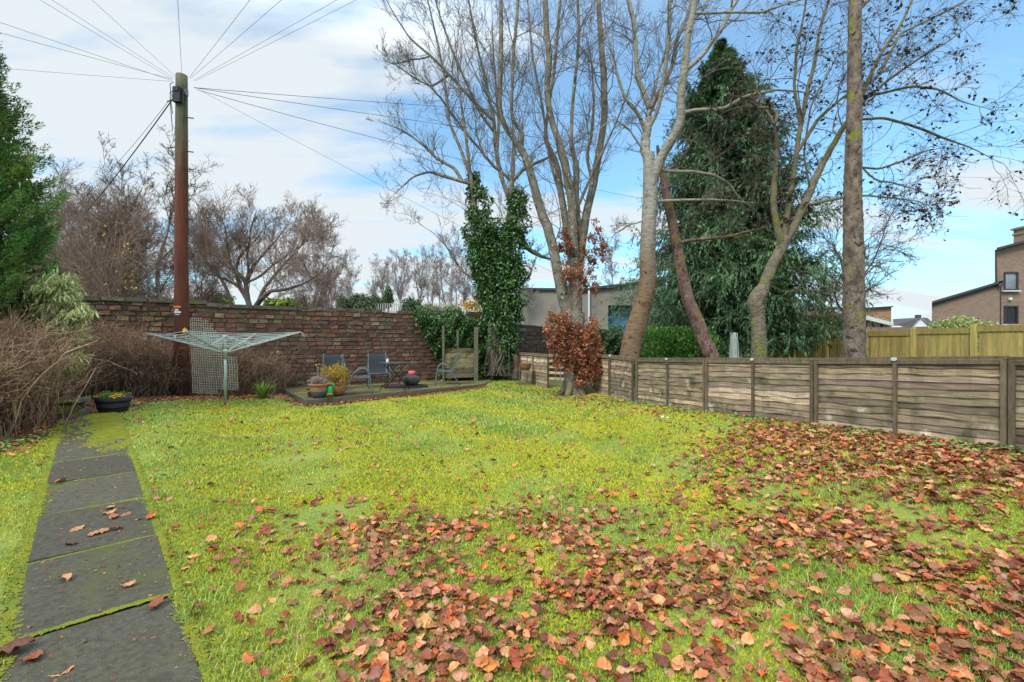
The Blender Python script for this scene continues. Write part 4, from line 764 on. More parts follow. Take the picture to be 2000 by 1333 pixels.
tree_from('pollarded_tree', 'knobbly mossy pollarded tree with drooping twiggy limbs reaching to the right', 10., po_tr, po_br, m_mossb, m_twigd, (W(1482, 0, 10.)[0], 10., gz(5.4, 10)), 13, 7, 4, -.12, .003, (.2, .5), buds=.3, rough=.06, rs=.86)
# --- straight trunk on the right
st_tr = [(1669, 706, 21), (1668, 670, 20), (1668, 600, 19.5), (1667, 500, 18.5), (1665, 400, 17), (1667, 300, 15.5), (1669, 200, 14), (1669, 100, 12.5), (1670, 0, 11), (1670, -120, 9)]
tree_from('straight_trunk_tree', 'straight mossy rough barked trunk rising out of the picture on the right', 8.5, st_tr, [[(1671, 30, 4), (1720, -30, 3), (1790, -90, 2)]], m_rough_b, m_twigd, (W(1669, 0, 8.5)[0], 8.5, gz(6.46, 8.5)), 8, 6, 4, -.2, .003, (.3, .7), buds=.3, rough=.05, rs=.9)
# --- generated bare trees
def bare_tree(name, label, base, h, spread, twig, bark=None, trunk_h=.3, r0=.12, nl=7, up=.4, n=(7, 7, 5), tw=.006, group=None, lean=(0, 0), multi=1, dense=1., ivy=0, ang=(.35, .9)):
    base = np.array(base, float); root = thing(name, label, 'tree', tuple(base), group); g = MB(); P0 = []; R0 = []
    for m_i in range(multi):
        a = rng.uniform(0, 6.28); o = (0 if multi == 1 else .25)*spread; q = [base+[0, 0, -.2]]
        for i in range(1, 5): t = i/4; q.append(base+np.array([lean[0]*t+math.cos(a)*o*t**1.3, lean[1]*t+math.sin(a)*o*t**1.3, h*t*(.92 if multi == 1 else rng.uniform(.75, .95))])+rng.normal(size=3)*.02*h*[1, 1, 0])
        P0.append(resample(q, 16)); R0.append(r0*(np.linspace(1, .16, 16)**.9)*(1 if multi == 1 else .75))
    P0 = np.array(P0); R0 = np.array(R0); g.tubes(P0, R0, 8); g.build('trunk', bark or twig, root, True)
    A, Ra = spawn(P0, R0, nl, (.75, 1.2), ang, 10, .6, trunk_h, .95, up, .10, tw*1.7, lpow=.5, lens=spread); Ra = Ra*.75; B, Rb = spawn(A, Ra, n[0], (.3, .65), (.4, 1.0), 7, .5, .15, 1, up*.8, .12, tw*1.4)
    D, Rd = spawn(B, Rb, n[1], (.3, .65), (.4, 1.), 5, .55, .15, 1, up*.5, .14, tw); g = MB(); g.tubes(A, Ra, 5); g.tubes(B, Rb, 4); g.tubes(D, Rd, 3)
    if n[2]: E, Re = spawn(D, Rd, n[2], (.4, .8), (.4, 1.), 4, .6, .1, 1, 0, .15, tw*.8); g.tubes(E, Re, 3)
    g.build('branches', twig, root, True)
    if ivy:
        k = int(500*ivy); i = rng.integers(0, int(16*ivy) or 1, k); pos = P0[0][np.minimum(i, 14)]+(P0[0][np.minimum(i, 14)+1]-P0[0][np.minimum(i, 14)])*rng.random((k, 1)); pos += nrm(rng.normal(size=(k, 3)))*(r0*2.1+rng.random((k, 1))*r0); g = MB(); g.inst(*T_RH, pos, rots(rng.normal(size=(k, 3))), rng.uniform(.12, .26, k), tints(k, .5, 1.4)); g.build('ivy', m_ivy, root)
    return root
def P3(px, py, Y): q = W(px, py, Y); q[2] = gz(q[0], q[1]); return q
def htop(px, py, Y): q = W(px, py, Y); return q[2]-gz(q[0], q[1])
gl = 'bare trees beyond the brick wall'
bare_tree('bare_tree', 'pale barked bare tree directly left of the telegraph pole', P3(255, 0, 15.), htop(250, 330, 15.), 2.6, m_twigg, m_birch, .35, .11, 9, .45, (8, 7, 4), .006, gl)
bare_tree('bare_tree', 'slender pale bare tree just behind the telegraph pole', P3(325, 0, 15.5), htop(325, 290, 15.5), 2.2, m_twigg, m_birch, .35, .10, 9, .4, (8, 7, 4), .006, gl)
for i, (px, pt, Y, sp, lb) in enumerate(((50, 400, 17.5, 2.6, 'brown twiggy tree half hidden by the cypress at far left'), (120, 380, 17, 2.6, 'reddish twiggy tree above the bamboo'), (175, 400, 18.5, 2.6, 'reddish thicket tree between the cypress and the pale tree'), (285, 395, 19, 2.4, 'twiggy brown tree seen through the pale tree left of the pole'), (215, 430, 14.5, 2.0, 'low reddish tree right above the wall left of the pole'), (400, 400, 19, 2.4, 'twiggy brown tree between the pole and the round crowned tree'), (620, 440, 21, 2.2, 'brown twiggy tree at the right side of the round crowned tree'))):
    bare_tree('bare_tree', lb, P3(px, 0, Y), htop(px, pt, Y), sp, m_twigr, None, .12, .05, 16, .45, (10, 8, 4), .0055, gl, multi=3, ang=(.3, 1.0))
# round crowned tree: wide low dark limbs
root = bare_tree('round_crowned_tree', 'dark bare tree with broad rounded crown over the wall right of the pole', P3(492, 0, 17.), .1, .1, m_twigr, None, .1, .05, 1, .1, (1, 1, 0), .01)
rc = [[(490, 612, 9), (485, 585, 8), (470, 565, 6), (462, 530, 5), (470, 500, 4), (500, 470, 3), (520, 440, 2)], [(500, 612, 9), (508, 590, 8), (530, 570, 6), (560, 570, 5), (590, 560, 4), (620, 540, 3), (640, 515, 2)], [(488, 590, 7), (475, 545, 6), (450, 520, 5), (445, 490, 4), (440, 450, 3), (430, 420, 2)], [(508, 590, 6), (530, 555, 5), (560, 520, 4), (590, 490, 3), (610, 460, 2)],
      [(452, 600, 6), (440, 560, 5), (425, 530, 4), (400, 510, 3), (385, 480, 2), (380, 440, 2)], [(465, 560, 5), (430, 545, 4), (400, 535, 3), (378, 530, 2)], [(475, 560, 5), (495, 520, 4), (530, 480, 3), (560, 440, 2), (570, 420, 2)], [(485, 560, 4), (480, 500, 4), (485, 450, 3), (500, 410, 2)], [(500, 560, 4), (520, 530, 4), (560, 500, 3), (600, 470, 2), (630, 470, 1)]]
P1, R1 = limbs(rc, 17., dep=.9); R1 = R1*.62; g = MB(); g.tubes(P1, R1, 8); g.build('limbs', m_twigd, root, True)
A, Ra = spawn(P1, R1, 16, (.25, .6), (.4, 1.1), 8, .32, .15, 1, .6, .14, .009); B, Rb = spawn(A, Ra, 9, (.3, .7), (.4, 1.1), 6, .5, .2, 1, .4, .14, .0065); D, Rd = spawn(B, Rb, 7, (.35, .8), (.4, 1.), 4, .6, .15, 1, .3, .16, .0055)
g = MB(); g.tubes(A, Ra, 5); g.tubes(B, Rb, 4); g.tubes(D, Rd, 3); g.build('branches', m_twigr, root, True)
g = MB()
for q in ([(232, 540, 5), (240, 560, 6), (252, 575, 6), (262, 600, 6)], [(222, 568, 3), (235, 580, 4), (245, 600, 4)]): P1, R1 = limbs([q], 14., dep=0); g.tubes(P1, R1, 8)
tag(g.build('dead_branch', m_twigd, smooth=True, origin=tuple(W(250, 590, 14))), 'thick dark dead branch end poking above the wall left of the pole', 'branch')
# far row
far_t = [(648, 500, .12), (683, 510, .3), (720, 505, 0), (746, 500, .45), (776, 505, 0), (790, 478, .12), (815, 480, .5), (838, 505, .1), (850, 472, .35), (872, 465, .2), (893, 480, .4), (915, 485, 0), (1030, 520, 0), (665, 525, 0), (700, 545, .2), (760, 530, .2), (825, 500, 0), (862, 500, .3), (882, 500, .1), (905, 500, .3), (940, 490, 0), (1200, 470, 0)]
words = ['leftmost', 'second', 'third', 'fourth', 'fifth', 'sixth', 'seventh', 'eighth', 'ninth', 'tenth', 'eleventh', 'twelfth', 'thirteenth', 'fourteenth', 'fifteenth', 'sixteenth', 'seventeenth', 'eighteenth', 'nineteenth', 'twentieth', 'twenty first', 'rightmost']
order = {p: i for i, p in enumerate(sorted(q[0] for q in far_t))}
for px, pt, iv in far_t:
    Y = rng.uniform(38, 50); Y = 34 if px > 1000 else Y
    bare_tree('distant_tree', 'slim bare%s tree far behind the palisade, %s from the left' % (' ivy stemmed' if iv else '', words[order[px]]), P3(px, 0, Y), htop(px, pt, Y), 2.2, m_twigp, m_twigp, .40, .10, 13, .6, (8, 6, 3), .009, 'slim bare trees in the far row', lean=(rng.uniform(-1, 1.2), 0), ivy=iv)
# tree behind the straight trunk
bare_tree('spreading_bare_tree', 'spreading bare tree behind the tan fence, right of the conifer', P3(1650, 0, 24.), htop(1650, 470, 24.), 5.2, m_twigd, m_twigg, .22, .22, 12, .15, (8, 7, 4), .010, ang=(.6, 1.25))
bare_tree('bare_tree', 'upright bare tree between the conifer and the straight trunk', P3(1606, 0, 26.), htop(1606, 480, 26.), 2.6, m_twigd, m_twigg, .25, .18, 9, .4, (7, 6, 4), .010)
# ================================================================== CONIFERS
m_con = M('conifer_spray', (.058, .120, .055), (.105, .170, .072), 1.2, .7, tint=True, trans=.12); m_cyp = M('cypress_scale', (.065, .175, .04), (.13, .22, .05), 1.6, .7, tint=True, trans=.12)
def conifer(Y=20.):
    base = P3(1425, 0, Y); s = Y/FPX; root = thing('large_conifer', 'large dark green conifer with drooping sprays behind the bare trees', 'tree', tuple(base))
    top = W(1408, 78, Y); zt_ = top[2]; P = resample([base, (base+top)/2, top], 12)[None]; g = MB(); g.tubes(P, np.linspace(.30, .03, 12)[None], 10); g.build('trunk', m_rough_b, root, True)
    py = np.array([78, 110, 150, 200, 260, 330, 400, 470, 540, 600, 640, 668]); ra = np.array([3, 24, 52, 76, 100, 122, 144, 162, 180, 198, 195, 140])*s
    nb = 780; yy = 78+590*rng.random(nb)**.80; z = W(0, 0, Y)[2]; zb = CH+(667-yy)*s; rr = np.interp(yy, py, ra)*rng.choice([.6, .8, .95, 1.08], nb, p=[.15, .25, .4, .2])*rng.uniform(.8, 1.16, nb); az_ = rng.uniform(0, 6.283, nb)
    K = 12; t = np.linspace(0, 1, K); x0 = np.interp(zb, [base[2], zt_], [base[0], top[0]])
    BP = np.stack([x0[:, None]+np.cos(az_)[:, None]*rr[:, None]*t, Y+np.sin(az_)[:, None]*rr[:, None]*t, zb[:, None]+rr[:, None]*(.20*t-.46*t**2+.24*t**4)], -1)
    g = MB(); g.tubes(BP, np.linspace(.035, .008, K)[None], 4); g.build('branches', m_rough_b, root)
    btint = np.clip(rng.normal(1, .38, nb), .4, 2.1)
    # side sprays along branches
    ns = 34; SP, _ = spawn(BP, np.full((nb, K), .02), ns, (.16, .34), (.5, 1.2), 6, .5, .12, 1, -.30, .07, lpow=.35); SB = np.repeat(np.arange(nb), ns)
    n3 = 19; i = np.repeat(np.arange(len(SP)), n3); j = rng.integers(0, 5, len(i)); f_ = rng.random((len(i), 1)); pos = SP[i, j]*(1-f_)+SP[i, j+1]*f_; dr = nrm(SP[i, j+1]-SP[i, j]); out = nrm(pos-np.array([x0.mean(), Y, 0])*[1, 1, 0]-pos*[0, 0, 1])
    fw = nrm(dr+rng.normal(size=dr.shape)*.5+[0, 0, -.22]); ti = tints(len(i), .75, 1.3, .12)*btint[SB[i]][:, None]*(1+.55*(j/5.)[:, None]*(rng.random((len(i), 1)) < .45))
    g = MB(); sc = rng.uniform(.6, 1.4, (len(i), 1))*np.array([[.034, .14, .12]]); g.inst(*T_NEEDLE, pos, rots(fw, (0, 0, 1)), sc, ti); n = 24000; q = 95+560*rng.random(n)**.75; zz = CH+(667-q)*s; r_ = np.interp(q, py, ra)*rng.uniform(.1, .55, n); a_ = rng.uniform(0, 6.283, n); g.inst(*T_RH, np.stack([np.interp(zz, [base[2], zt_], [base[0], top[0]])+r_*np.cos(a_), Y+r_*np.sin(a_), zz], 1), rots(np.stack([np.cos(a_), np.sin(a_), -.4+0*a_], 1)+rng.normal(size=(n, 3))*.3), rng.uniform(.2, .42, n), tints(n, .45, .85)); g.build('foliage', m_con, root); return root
conifer()
def cypress():
    cx_, cy = -9.25, 6.7; root = thing('cypress', 'dense dark green cypress filling the left edge above the dead stems', 'tree', (cx_, cy, gz(cx_, cy)))
    prof_z = np.array([.7, 1.5, 1.9, 2.5, 3.3, 3.9, 4.7, 5.5, 6.2, 7.0, 8.0]); prof_r = np.array([1.3, 1.5, 1.6, 1.62, 1.68, 1.68, 1.42, 1.2, .98, .6, .1])
    g = MB(); P = np.array([[cx_, cy, gz(cx_, cy)-.1], [cx_, cy, 3], [cx_, cy, 6.2]]); g.tubes(resample(P, 10)[None], np.linspace(.16, .03, 10)[None], 10)
    nl = 1150; zl = rng.uniform(.7, 8., nl); rl = np.interp(zl, prof_z, prof_r)*rng.uniform(.84, 1.04, nl); al = rng.uniform(0, 6.283, nl); k = (-np.sin(al)*.7+np.cos(al) > -.45); zl, rl, al = zl[k], rl[k], al[k]; nl = len(zl)
    O = np.stack([cx_+rl*.25*np.cos(al), cy+rl*.25*np.sin(al), zl-.45], 1); c = np.stack([cx_+rl*np.cos(al), cy+rl*np.sin(al), zl], 1); B = np.stack([O*(1-u)+c*u for u in np.linspace(0, 1, 4)], 1); g.tubes(B, np.full((nl, 4), .010), 3); g.build('trunk_and_branches', m_rough_b, root)
    ax = nrm(np.stack([np.cos(al)*.65, np.sin(al)*.65, np.full(nl, .85)], 1)+rng.normal(size=(nl, 3))*.2); n3 = 230; i = np.repeat(np.arange(nl), n3); u = rng.uniform(-.5, .5, (len(i), 1)); w = rng.normal(size=(len(i), 3)); rad = .105*(1-np.abs(u)*1.3)
    lt = np.clip(rng.normal(1, .36, nl), .45, 2.); warm = rng.random(nl) < .2; pos = c[i]+ax[i]*u*.52+nrm(w)*rad*rng.random((len(i), 1))**.4
    col = tints(len(i), .65, 1.5, .12)*lt[i][:, None]*np.where(warm[i][:, None], [1.5, 1.02, .8], [1, 1, 1]); g = MB(); g.inst(*T_RH, pos, rots(ax[i]+nrm(w)*.65), rng.uniform(.6, 1.3, (len(i), 1))*np.array([[.022, .042, .042]]), col); 
    n = 46000; z_ = rng.uniform(.8, 7.8, n); r_ = np.interp(z_, prof_z, prof_r)*rng.uniform(.3, .93, n); a_ = rng.uniform(0, 6.283, n); g.inst(*T_RH, np.stack([cx_+r_*np.cos(a_), cy+r_*np.sin(a_), z_], 1), rots(rng.normal(size=(n, 3))+[0, 0, .8]), rng.uniform(.07, .15, n), tints(n, .5, 1.)); g.build('foliage', m_cyp, root)
cypress()
# ================================================================== HEDGES, IVY ON THE WALL, BUSHES
def leafmass(name, lb, cat, pts, nrmv, size, mat, base, tl=.5, thh=1.6, hue=.15, core=None, down=.6):
    root = thing(name, lb, cat, tuple(base)); g = MB(); n = len(pts); g.inst(*T_RH, pts, rots(nrmv*.7+rng.normal(size=(n, 3))*.55-[0, 0, down]), rng.uniform(.6, 1.35, n)*size, tints(n, tl, thh, hue)); g.build('leaves', mat, root)
    if core is not None: core.build('stems', m_twigd, root)
    return root
def wall_ivy(px0, px1, f_lo, f_hi, n, thick, edge=None):
    s_ = rng.uniform(wall_pt(px0), wall_pt(px1), n*2); zz = rng.uniform(0, 3, n*2); lo, hi = f_lo(s_), f_hi(s_); hi = hi+.10*np.sin(s_*5)+.07*np.sin(s_*13); ok = (zz > lo) & (zz < hi); s_, zz, lo, hi = s_[ok][:n], zz[ok][:n], lo[ok][:n], hi[ok][:n]; n = len(s_)
    bul = thick*(1+.3*np.sin(s_*4+zz*3)+.2*np.sin(s_*11-zz*7)); q = rng.random(n)**.35; top = np.minimum(1, (hi-zz)/.25+.2); p = WA+wu*s_[:, None]+wn*(.13+bul*q*top)[:, None]; return np.column_stack([p, zz]), np.tile(np.array([*wn, .3]), (n, 1))
sA, sB, sC = wall_pt(800), wall_pt(850), wall_pt(968)
lo = lambda s: np.where(s < sB, CH+.75-(s-sA)/(sB-sA)*1.5, .1); hi = lambda s: CH+.98+0*s-.12*sm(sB, sC, s)
p, nv = wall_ivy(800, 972, lo, hi, 15000, .38); leafmass('wall_ivy', 'dense dark green ivy tumbling over the brick wall behind the board screen', 'ivy', p, nv, .085, m_ivy, (*(WA+wu*sB), .2))
sD, sE = wall_pt(1128), wall_pt(1246); p, nv = wall_ivy(1128, 1246, lambda s: 0*s, lambda s: topB(s)+.12, 14000, .45); leafmass('ivy_hedge', 'clipped ivy hedge on the low wall between the beech and the birch', 'ivy', p, nv, .095, m_ivy2, (*(WA+wu*sD), .2))
def ball_pts(lobes, n, shell=.3):      # lobes (x,y,z,rx,ry,rz)
    a = np.array(lobes, float); w = (a[:, 3]*a[:, 5]); k = rng.choice(len(a), n, p=w/w.sum()); d = nrm(rng.normal(size=(n, 3))); return a[k, :3]+d*a[k, 3:]*(1-shell*rng.random((n, 1)))*(1+.05*rng.normal(size=(n, 1))), d
def bush(name, lb, lobes, n, size, mat, **kw):
    p, d = ball_pts(lobes, n, kw.pop('shell', .3)); k = p[:, 2] > ground(p[:, 0], p[:, 1]); l = lobes[0]; g = MB(); c = np.array([l[0], l[1], gz(l[0], l[1])]); E = np.array([q[:3] for q in lobes]); P = np.stack([c*(1-u)+E*u for u in np.linspace(0, 1, 5)], 1); g.tubes(P, np.linspace(.04, .012, 5)[None], 5)
    return leafmass(name, lb, 'bush', p[k], d[k], size, mat, c, core=g, **kw)
m_hedge = M('bright_hedge', (.05, .13, .018), (.09, .19, .03), 3, .6, tint=True, trans=.15)
c = W(1312, 0, 13.2); hz = CH+(667-655)/FPX*13.2
bush('green_hedge', 'rounded bright green hedge between the birch and the leaning trunk', [(c[0]+dx, 13.2+dy, z, .5, .5, .5) for dx in (-.65, -.3, .1, .5, .75) for dy in (-.2, .3) for z in (.3, .8, hz-.25)], 30000, .07, m_hedge, shell=.35, tl=.5, thh=1.7, down=-.5)
bush('low_shrub', 'dark low evergreen at the foot of the large conifer', [(W(1400+dx, 0, 17)[0], 17, z, 1.1, .6, .7) for dx in (-80, -20, 50) for z in (.6, 1.0)], 9000, .10, m_ivy)
m_varg = M('variegated_leaf', (.20, .27, .06), (.40, .42, .18), 30, .6, tint=True, trans=.2)
bush('variegated_shrub', 'rounded yellow variegated shrub in front of the large brown brick house', [(W(px, 0, 20)[0], 20., CH+(667-py)/FPX*20, r/FPX*20, .6, rz/FPX*20) for px, py, r, rz in ((1875, 632, 32, 14), (1850, 640, 32, 14), (1895, 645, 36, 16), (1915, 640, 28, 12), (1870, 655, 50, 25), (1905, 665, 50, 30))], 6500, .11, m_varg, shell=.5, down=.2)
# strip of scrub beside the ivy tree
m_scrub = M('pale_scrub', (.20, .24, .12), (.13, .16, .07), 8, .8, tint=True); q = onG(960, 735)
lob = [(q[0]+dx, q[1]+dy, q[2]+.05, .5, .45, h_) for dx, dy, h_ in ((-.3, .6, .5), (.3, .5, .6), (.7, .9, .6), (0, .1, .3), (-.5, .9, .6), (.5, -.1, .25))]
p, d = ball_pts(lob, 5000, .6); leafmass('scrub', 'pale silvery ground scrub at the foot of the ivy clad tree', 'plant', p[p[:, 2] > 0], d[p[:, 2] > 0], .055, m_scrub, q)
# distant greens at the palisade
m_dull = M('dull_evergreen', (.055, .085, .04), (.08, .11, .05), 2, .9, tint=True); m_lime = M('lime_foliage', (.20, .27, .03), (.14, .2, .03), 2, .9, tint=True)
for px, py, rx, rz, Y, mt, lb in ((694, 590, 26, 22, 29.5, m_dull, 'grey green evergreen bush before the left stretch of palisade'), (800, 592, 17, 26, 29, m_dull, 'pointed grey green bush in the middle of the palisade'), (672, 598, 16, 20, 29.5, m_dull, 'small dull bush at the left of the wide evergreen'), (735, 588, 18, 14, 33, m_dull, 'low bush behind the palisade left of the pointed one'), (760, 575, 7, 18, 34, m_ivy2, 'narrow ivy clump behind the palisade'), (860, 596, 26, 12, 31, m_scrub, 'pale scrub at the right end of the palisade'),
        (570, 592, 26, 14, 24, m_lime, 'lime green shrub above the wall right of the round crowned tree'), (420, 583, 22, 12, 23, m_lime, 'lime green shrub above the wall just right of the pole'), (535, 586, 16, 8, 25, m_lime, 'small lime shrub behind the round crowned tree')):
    c = W(px, py, Y); s = Y/FPX; bush('distant_bush', lb, [(c[0]+rng.normal()*rx*s*.4, Y+rng.normal()*.3, c[2]+rng.normal()*rz*s*.35-.2, rx*s*.6, .7, rz*s*.7) for _ in range(7)], 2600, .14, mt, shell=.5)
m_orl = M('orange_leaf', (.55, .27, .03), (.45, .3, .05), 5, .8, tint=True)
c = W(932, 600, 24); g = MB(); p, d = ball_pts([(c[0], 24, c[2], .5, .4, .45), (c[0]-.5, 24, c[2]+.1, .6, .4, .3)], 500, .9); g.inst(*T_RH, p, rots(d+rng.normal(size=p.shape)), rng.uniform(.09, .16, len(p)), tints(len(p), .7, 1.3)); tag(g.build('autumn_bush', m_orl, origin=tuple(c)), 'sparse bush with orange leaves over the wall just left of the ivy tree', 'bush')
m_yell = M('yellow_leaf', (.65, .5, .04), (.6, .42, .03), 5, .7); g = MB(); pts = []
for _ in range(46): c = W(rng.uniform(110, 265), rng.uniform(440, 585), 13.2); pts += [c+rng.normal(size=3)*.05 for _ in range(rng.integers(1, 4))]
pts = np.array(pts); P = np.stack([np.array([q+[0, 0, 0], q+[rng.normal()*.25, 0, rng.normal()*.15]]) for q in pts[::2]]); P = np.array([resample(q, 4) for q in P]); g.inst(*T_RH, pts, rots(rng.normal(size=(len(pts), 3))*.4-[0, 0, 1]), rng.uniform(.05, .09, len(pts)))
for i in range(9): pass
hz_ = thing('hazel_shrub', 'thin shrub with scattered yellow leaves left of the pole above the wall', 'shrub', tuple(P3(185, 0, 13.2))); g.build('leaves', m_yell, hz_)
tr0 = np.array([resample([P3(185+rng.uniform(-30, 30), 0, 13.2), W(185+rng.uniform(-60, 60), 560, 13.2), W(185+rng.uniform(-110, 100), rng.uniform(420, 520), 13.2)], 10) for _ in range(22)]); A, Ra = spawn(tr0, np.full((22, 10), .015), 9, (.2, .5), (.4, 1.), 6, .6, .3, 1, .2, .12, .006); B, Rb = spawn(A, Ra, 6, (.4, .8), (.4, 1.), 5, .6, .2, 1, .1, .12, .005)
g = MB(); g.tubes(tr0, np.linspace(.018, .006, 10)[None], 5); g.tubes(A, Ra, 4); g.tubes(B, Rb, 3); g.build('stems', m_twigr, hz_, True)
# ------------------------------------------------------------------ dead stem thickets
m_dead = M('dead_stem', (.32, .205, .13), (.18, .11, .07), 4, .9, tint=True); m_dead2 = M('dead_stem_dark', (.14, .095, .06), (.09, .06, .04), 4, .9, tint=True)
m_copper2 = M('withered_leaf', (.24, .12, .065), (.16, .08, .045), 8, .9, tint=True)
def thicket(name, lb, bases, n, h, mat, arch=.5, lean=(0, 0), r=.005, twig=3, width=.4, flop=.3, thin_=1):
    bases = np.array(bases, float); i = rng.integers(0, len(bases)-1, n); t = rng.random((n, 1)); b = bases[i]*(1-t)+bases[i+1]*t; b[:, :2] += rng.normal(size=(n, 2))*width; hh = (np.interp(i+t[:, 0], np.arange(len(bases)), bases[:, 3]) if bases.shape[1] > 3 else h)*rng.uniform(.5, 1.15, n); b = b[:, :3]; b[:, 2] = ground(b[:, 0], b[:, 1])
    a = rng.uniform(0, 6.283, n); K = 9; u = np.linspace(0, 1, K); out = rng.uniform(.1, arch, n)*hh
    P = np.stack([b[:, 0, None]+(np.cos(a)*out)[:, None]*u**1.5+lean[0]*u**1.6*hh[:, None], b[:, 1, None]+(np.sin(a)*out)[:, None]*u**1.5+lean[1]*u**1.6*hh[:, None], b[:, 2, None]+hh[:, None]*(u*1.15-flop*u**3.)], -1)
    P[:, 1:] += np.cumsum(rng.normal(size=(n, K-1, 3))*.022, 1)*np.where(rng.random(n) < .3, 2.2, 1.)[:, None, None]; rs_ = r*rng.choice([.6, .9, 1.3, 2.2], n, p=[.4, .3, .22, .08])[:, None]; root = thing(name, lb, 'dead stems', tuple(np.append(b[0, :2], gz(b[0, 0], b[0, 1])))); g = MB(); ti = tints(n, .3, 1.8, .1); g.tubes(P, np.maximum(np.linspace(1, .5, K)[None]*rs_, .0022), 3, ti); g.build('stems', mat, root)
    A, Ra = spawn(P, np.full((n, K), r), twig, (.2, .5), (.4, 1.1), 6, .6, .25, 1, .05, .16, .0025); g = MB(); g.tubes(A, Ra, 3, tints(len(A), .35, 1.7, .1)); g.build('side_twigs', mat, root); e = A[rng.random(len(A)) < .3][:, -1]; g = MB(); g.inst(*T_RH, e, rots(rng.normal(size=e.shape)-[0, 0, .6]), rng.uniform(.02, .05, len(e)), tints(len(e), .5, 1.3, .2)); tag(g.build('withered_leaves', m_copper2, root), kind='stuff'); return root
hb = [(-6.9, 5.0, 0, 1.0), (-6.75, 5.6, 0, 1.4), (-7.3, 6.4, 0, 1.5), (-8.0, 7.2, 0, 1.45), (-8.7, 8.2, 0, 1.4)]
thicket('dead_hedge', 'tangled tan dead stems of the hedge along the left edge below the cypress', hb, 2400, 1.2, m_dead, .5, (.10, -.05), .0042, 4, .28, .28)
thicket('dead_hedge', 'darker inner tangle of dead stems further back behind the front of the left hedge', [(q[0]-.55, q[1]+.1, 0, q[3]*1.15) for q in hb], 1500, 1.3, m_dead2, .6, (.05, -.03), .005, 4, .3, .35)
wb = lambda px, o=.55: [*(WA+wu*wall_pt(px)+wn*o), 0]
thicket('dead_climber', 'brown dead climber stems against the wall left of the telegraph pole', [wb(100)+[1.6], wb(170)+[1.9], wb(230)+[1.75], wb(300)+[1.5], wb(350)+[1.3]], 1500, 1.6, m_dead, .35, (-.05, -.03), .005, 5, .20, .42)
thicket('dead_climber', 'dark lower dead stems left of the telegraph pole', [wb(110, .8)+[1.], wb(200, .8)+[1.1], wb(340, .8)+[.9]], 900, 1.1, m_dead2, .6, (0, 0), .006, 4, .25, .35)
thicket('dead_climber', 'brown dead stems behind the cream trellis right of the pole', [wb(385, .5)+[1.3], wb(440, .5)+[1.35], wb(500, .5)+[1.25], wb(525, .4)+[1.0]], 1000, 1.3, m_dead, .4, (.02, 0), .005, 5, .20, .4)
# ------------------------------------------------------------------ pale bamboo
m_bam = M('pale_bamboo_leaf', (.52, .55, .27), (.38, .43, .16), 4, .7, tint=True, trans=.3)
bt = P3(112, 0, 7.7); root = thing('bamboo', 'pale yellow green bamboo arching over the wall between the cypress and the dead climber', 'bamboo', tuple(bt)); n = 90; K = 10; u = np.linspace(0, 1, K); fan = [(132, 552), (150, 600), (118, 590), (105, 640), (128, 660), (95, 700), (140, 700), (85, 560)]; tp = np.array([W(fan[i % 8][0]+rng.normal()*9, fan[i % 8][1]+rng.normal()*9, 7.4+rng.uniform(-.35, .3)) for i in range(n)])
P = np.stack([bt[0]+rng.normal(size=n)[:, None]*.15*(1-u)+(tp[:, 0]-bt[0])[:, None]*u**1.7, bt[1]+(tp[:, 1]-bt[1])[:, None]*u**1.5, bt[2]+(tp[:, 2]-bt[2])[:, None]*(1.35*u-.35*u**3)], -1)
g = MB(); g.tubes(P, np.linspace(.007, .002, K)[None], 4); g.build('canes', m_dead, root)
A, Ra = spawn(P, np.full((n, K), .004), 9, (.10, .2), (.4, 1.1), 5, .6, .6, 1, -.5, .1, .002); i = np.repeat(np.arange(len(A)), 11); j = rng.integers(1, 4, len(i)); pos = A[i, j]+rng.normal(size=(len(i), 3))*.03; ln = rng.uniform(.07, .15, (len(i), 1))
g = MB(); g.tubes(A, Ra, 3); g.build('side_shoots', m_dead, root); g = MB(); g.inst(*T_RH, pos, rots(nrm(A[i, j+1]-A[i, j])*.7+rng.normal(size=(len(i), 3))*.5-[0, 0, .75], (0, 0, 1)), ln*np.array([[.34, 1.15, 1]]), tints(len(i), .7, 1.35, .12)); g.build('leaves', m_bam, root)
q = onG(105, 800); bushlet(q+[-.1, .3, .1], .22, .4, 500, .06, M('fern_green', (.10, .16, .06), (.16, .22, .1), 6, tint=True), 'small pale green weed at the hedge foot by the stone slab', 'plant', 'weed', stems=14)
# ================================================================== BUILDINGS
m_render = M('grey_render', (.24, .215, .18), (.19, .172, .15), .6, .95, .3, 60, c3=(.12, .11, .10), m3=(.5, .55, .3)); m_trim = M('dark_trim', (.05, .05, .055), rough=.6); m_shut = M('blue_shutter', (.09, .21, .34), (.07, .17, .29), 3, .5); m_fasc = M('white_fascia', (.65, .67, .68), (.5, .52, .53), 4, .6)
def quadface(g, pts, th=.3, sk=0.): pts = np.array(pts, float); g.add(np.concatenate([pts, pts+[th*sk, th, 0]]), [[0, 1, 2, 3], [7, 6, 5, 4], [0, 4, 5, 1], [1, 5, 6, 2], [2, 6, 7, 3], [3, 7, 4, 0]])
def house_face(g, rects, Y, th=.3, sk=0.):      # wall built of butted rectangles from pixel corners
    for (x0, y0t, x1, y1t, yb) in rects: a, b, c, d = W(x0, yb, Y), W(x1, yb, Y), W(x1, y1t, Y), W(x0, y0t, Y); quadface(g, [a, b, c, d], th, sk)
Y = 36.; root = thing('grey_warehouse', 'flat roofed grey rendered warehouse with a blue roller shutter behind the beech', 'building', (W(1100, 0, Y)[0], Y, 0))
prt(lambda g: (quadface(g, [W(1015, 700, Y), W(1152, 700, 31), W(1152, 568, 31), W(1015, 566, Y)], 14)), 'left_wall', m_render, root)
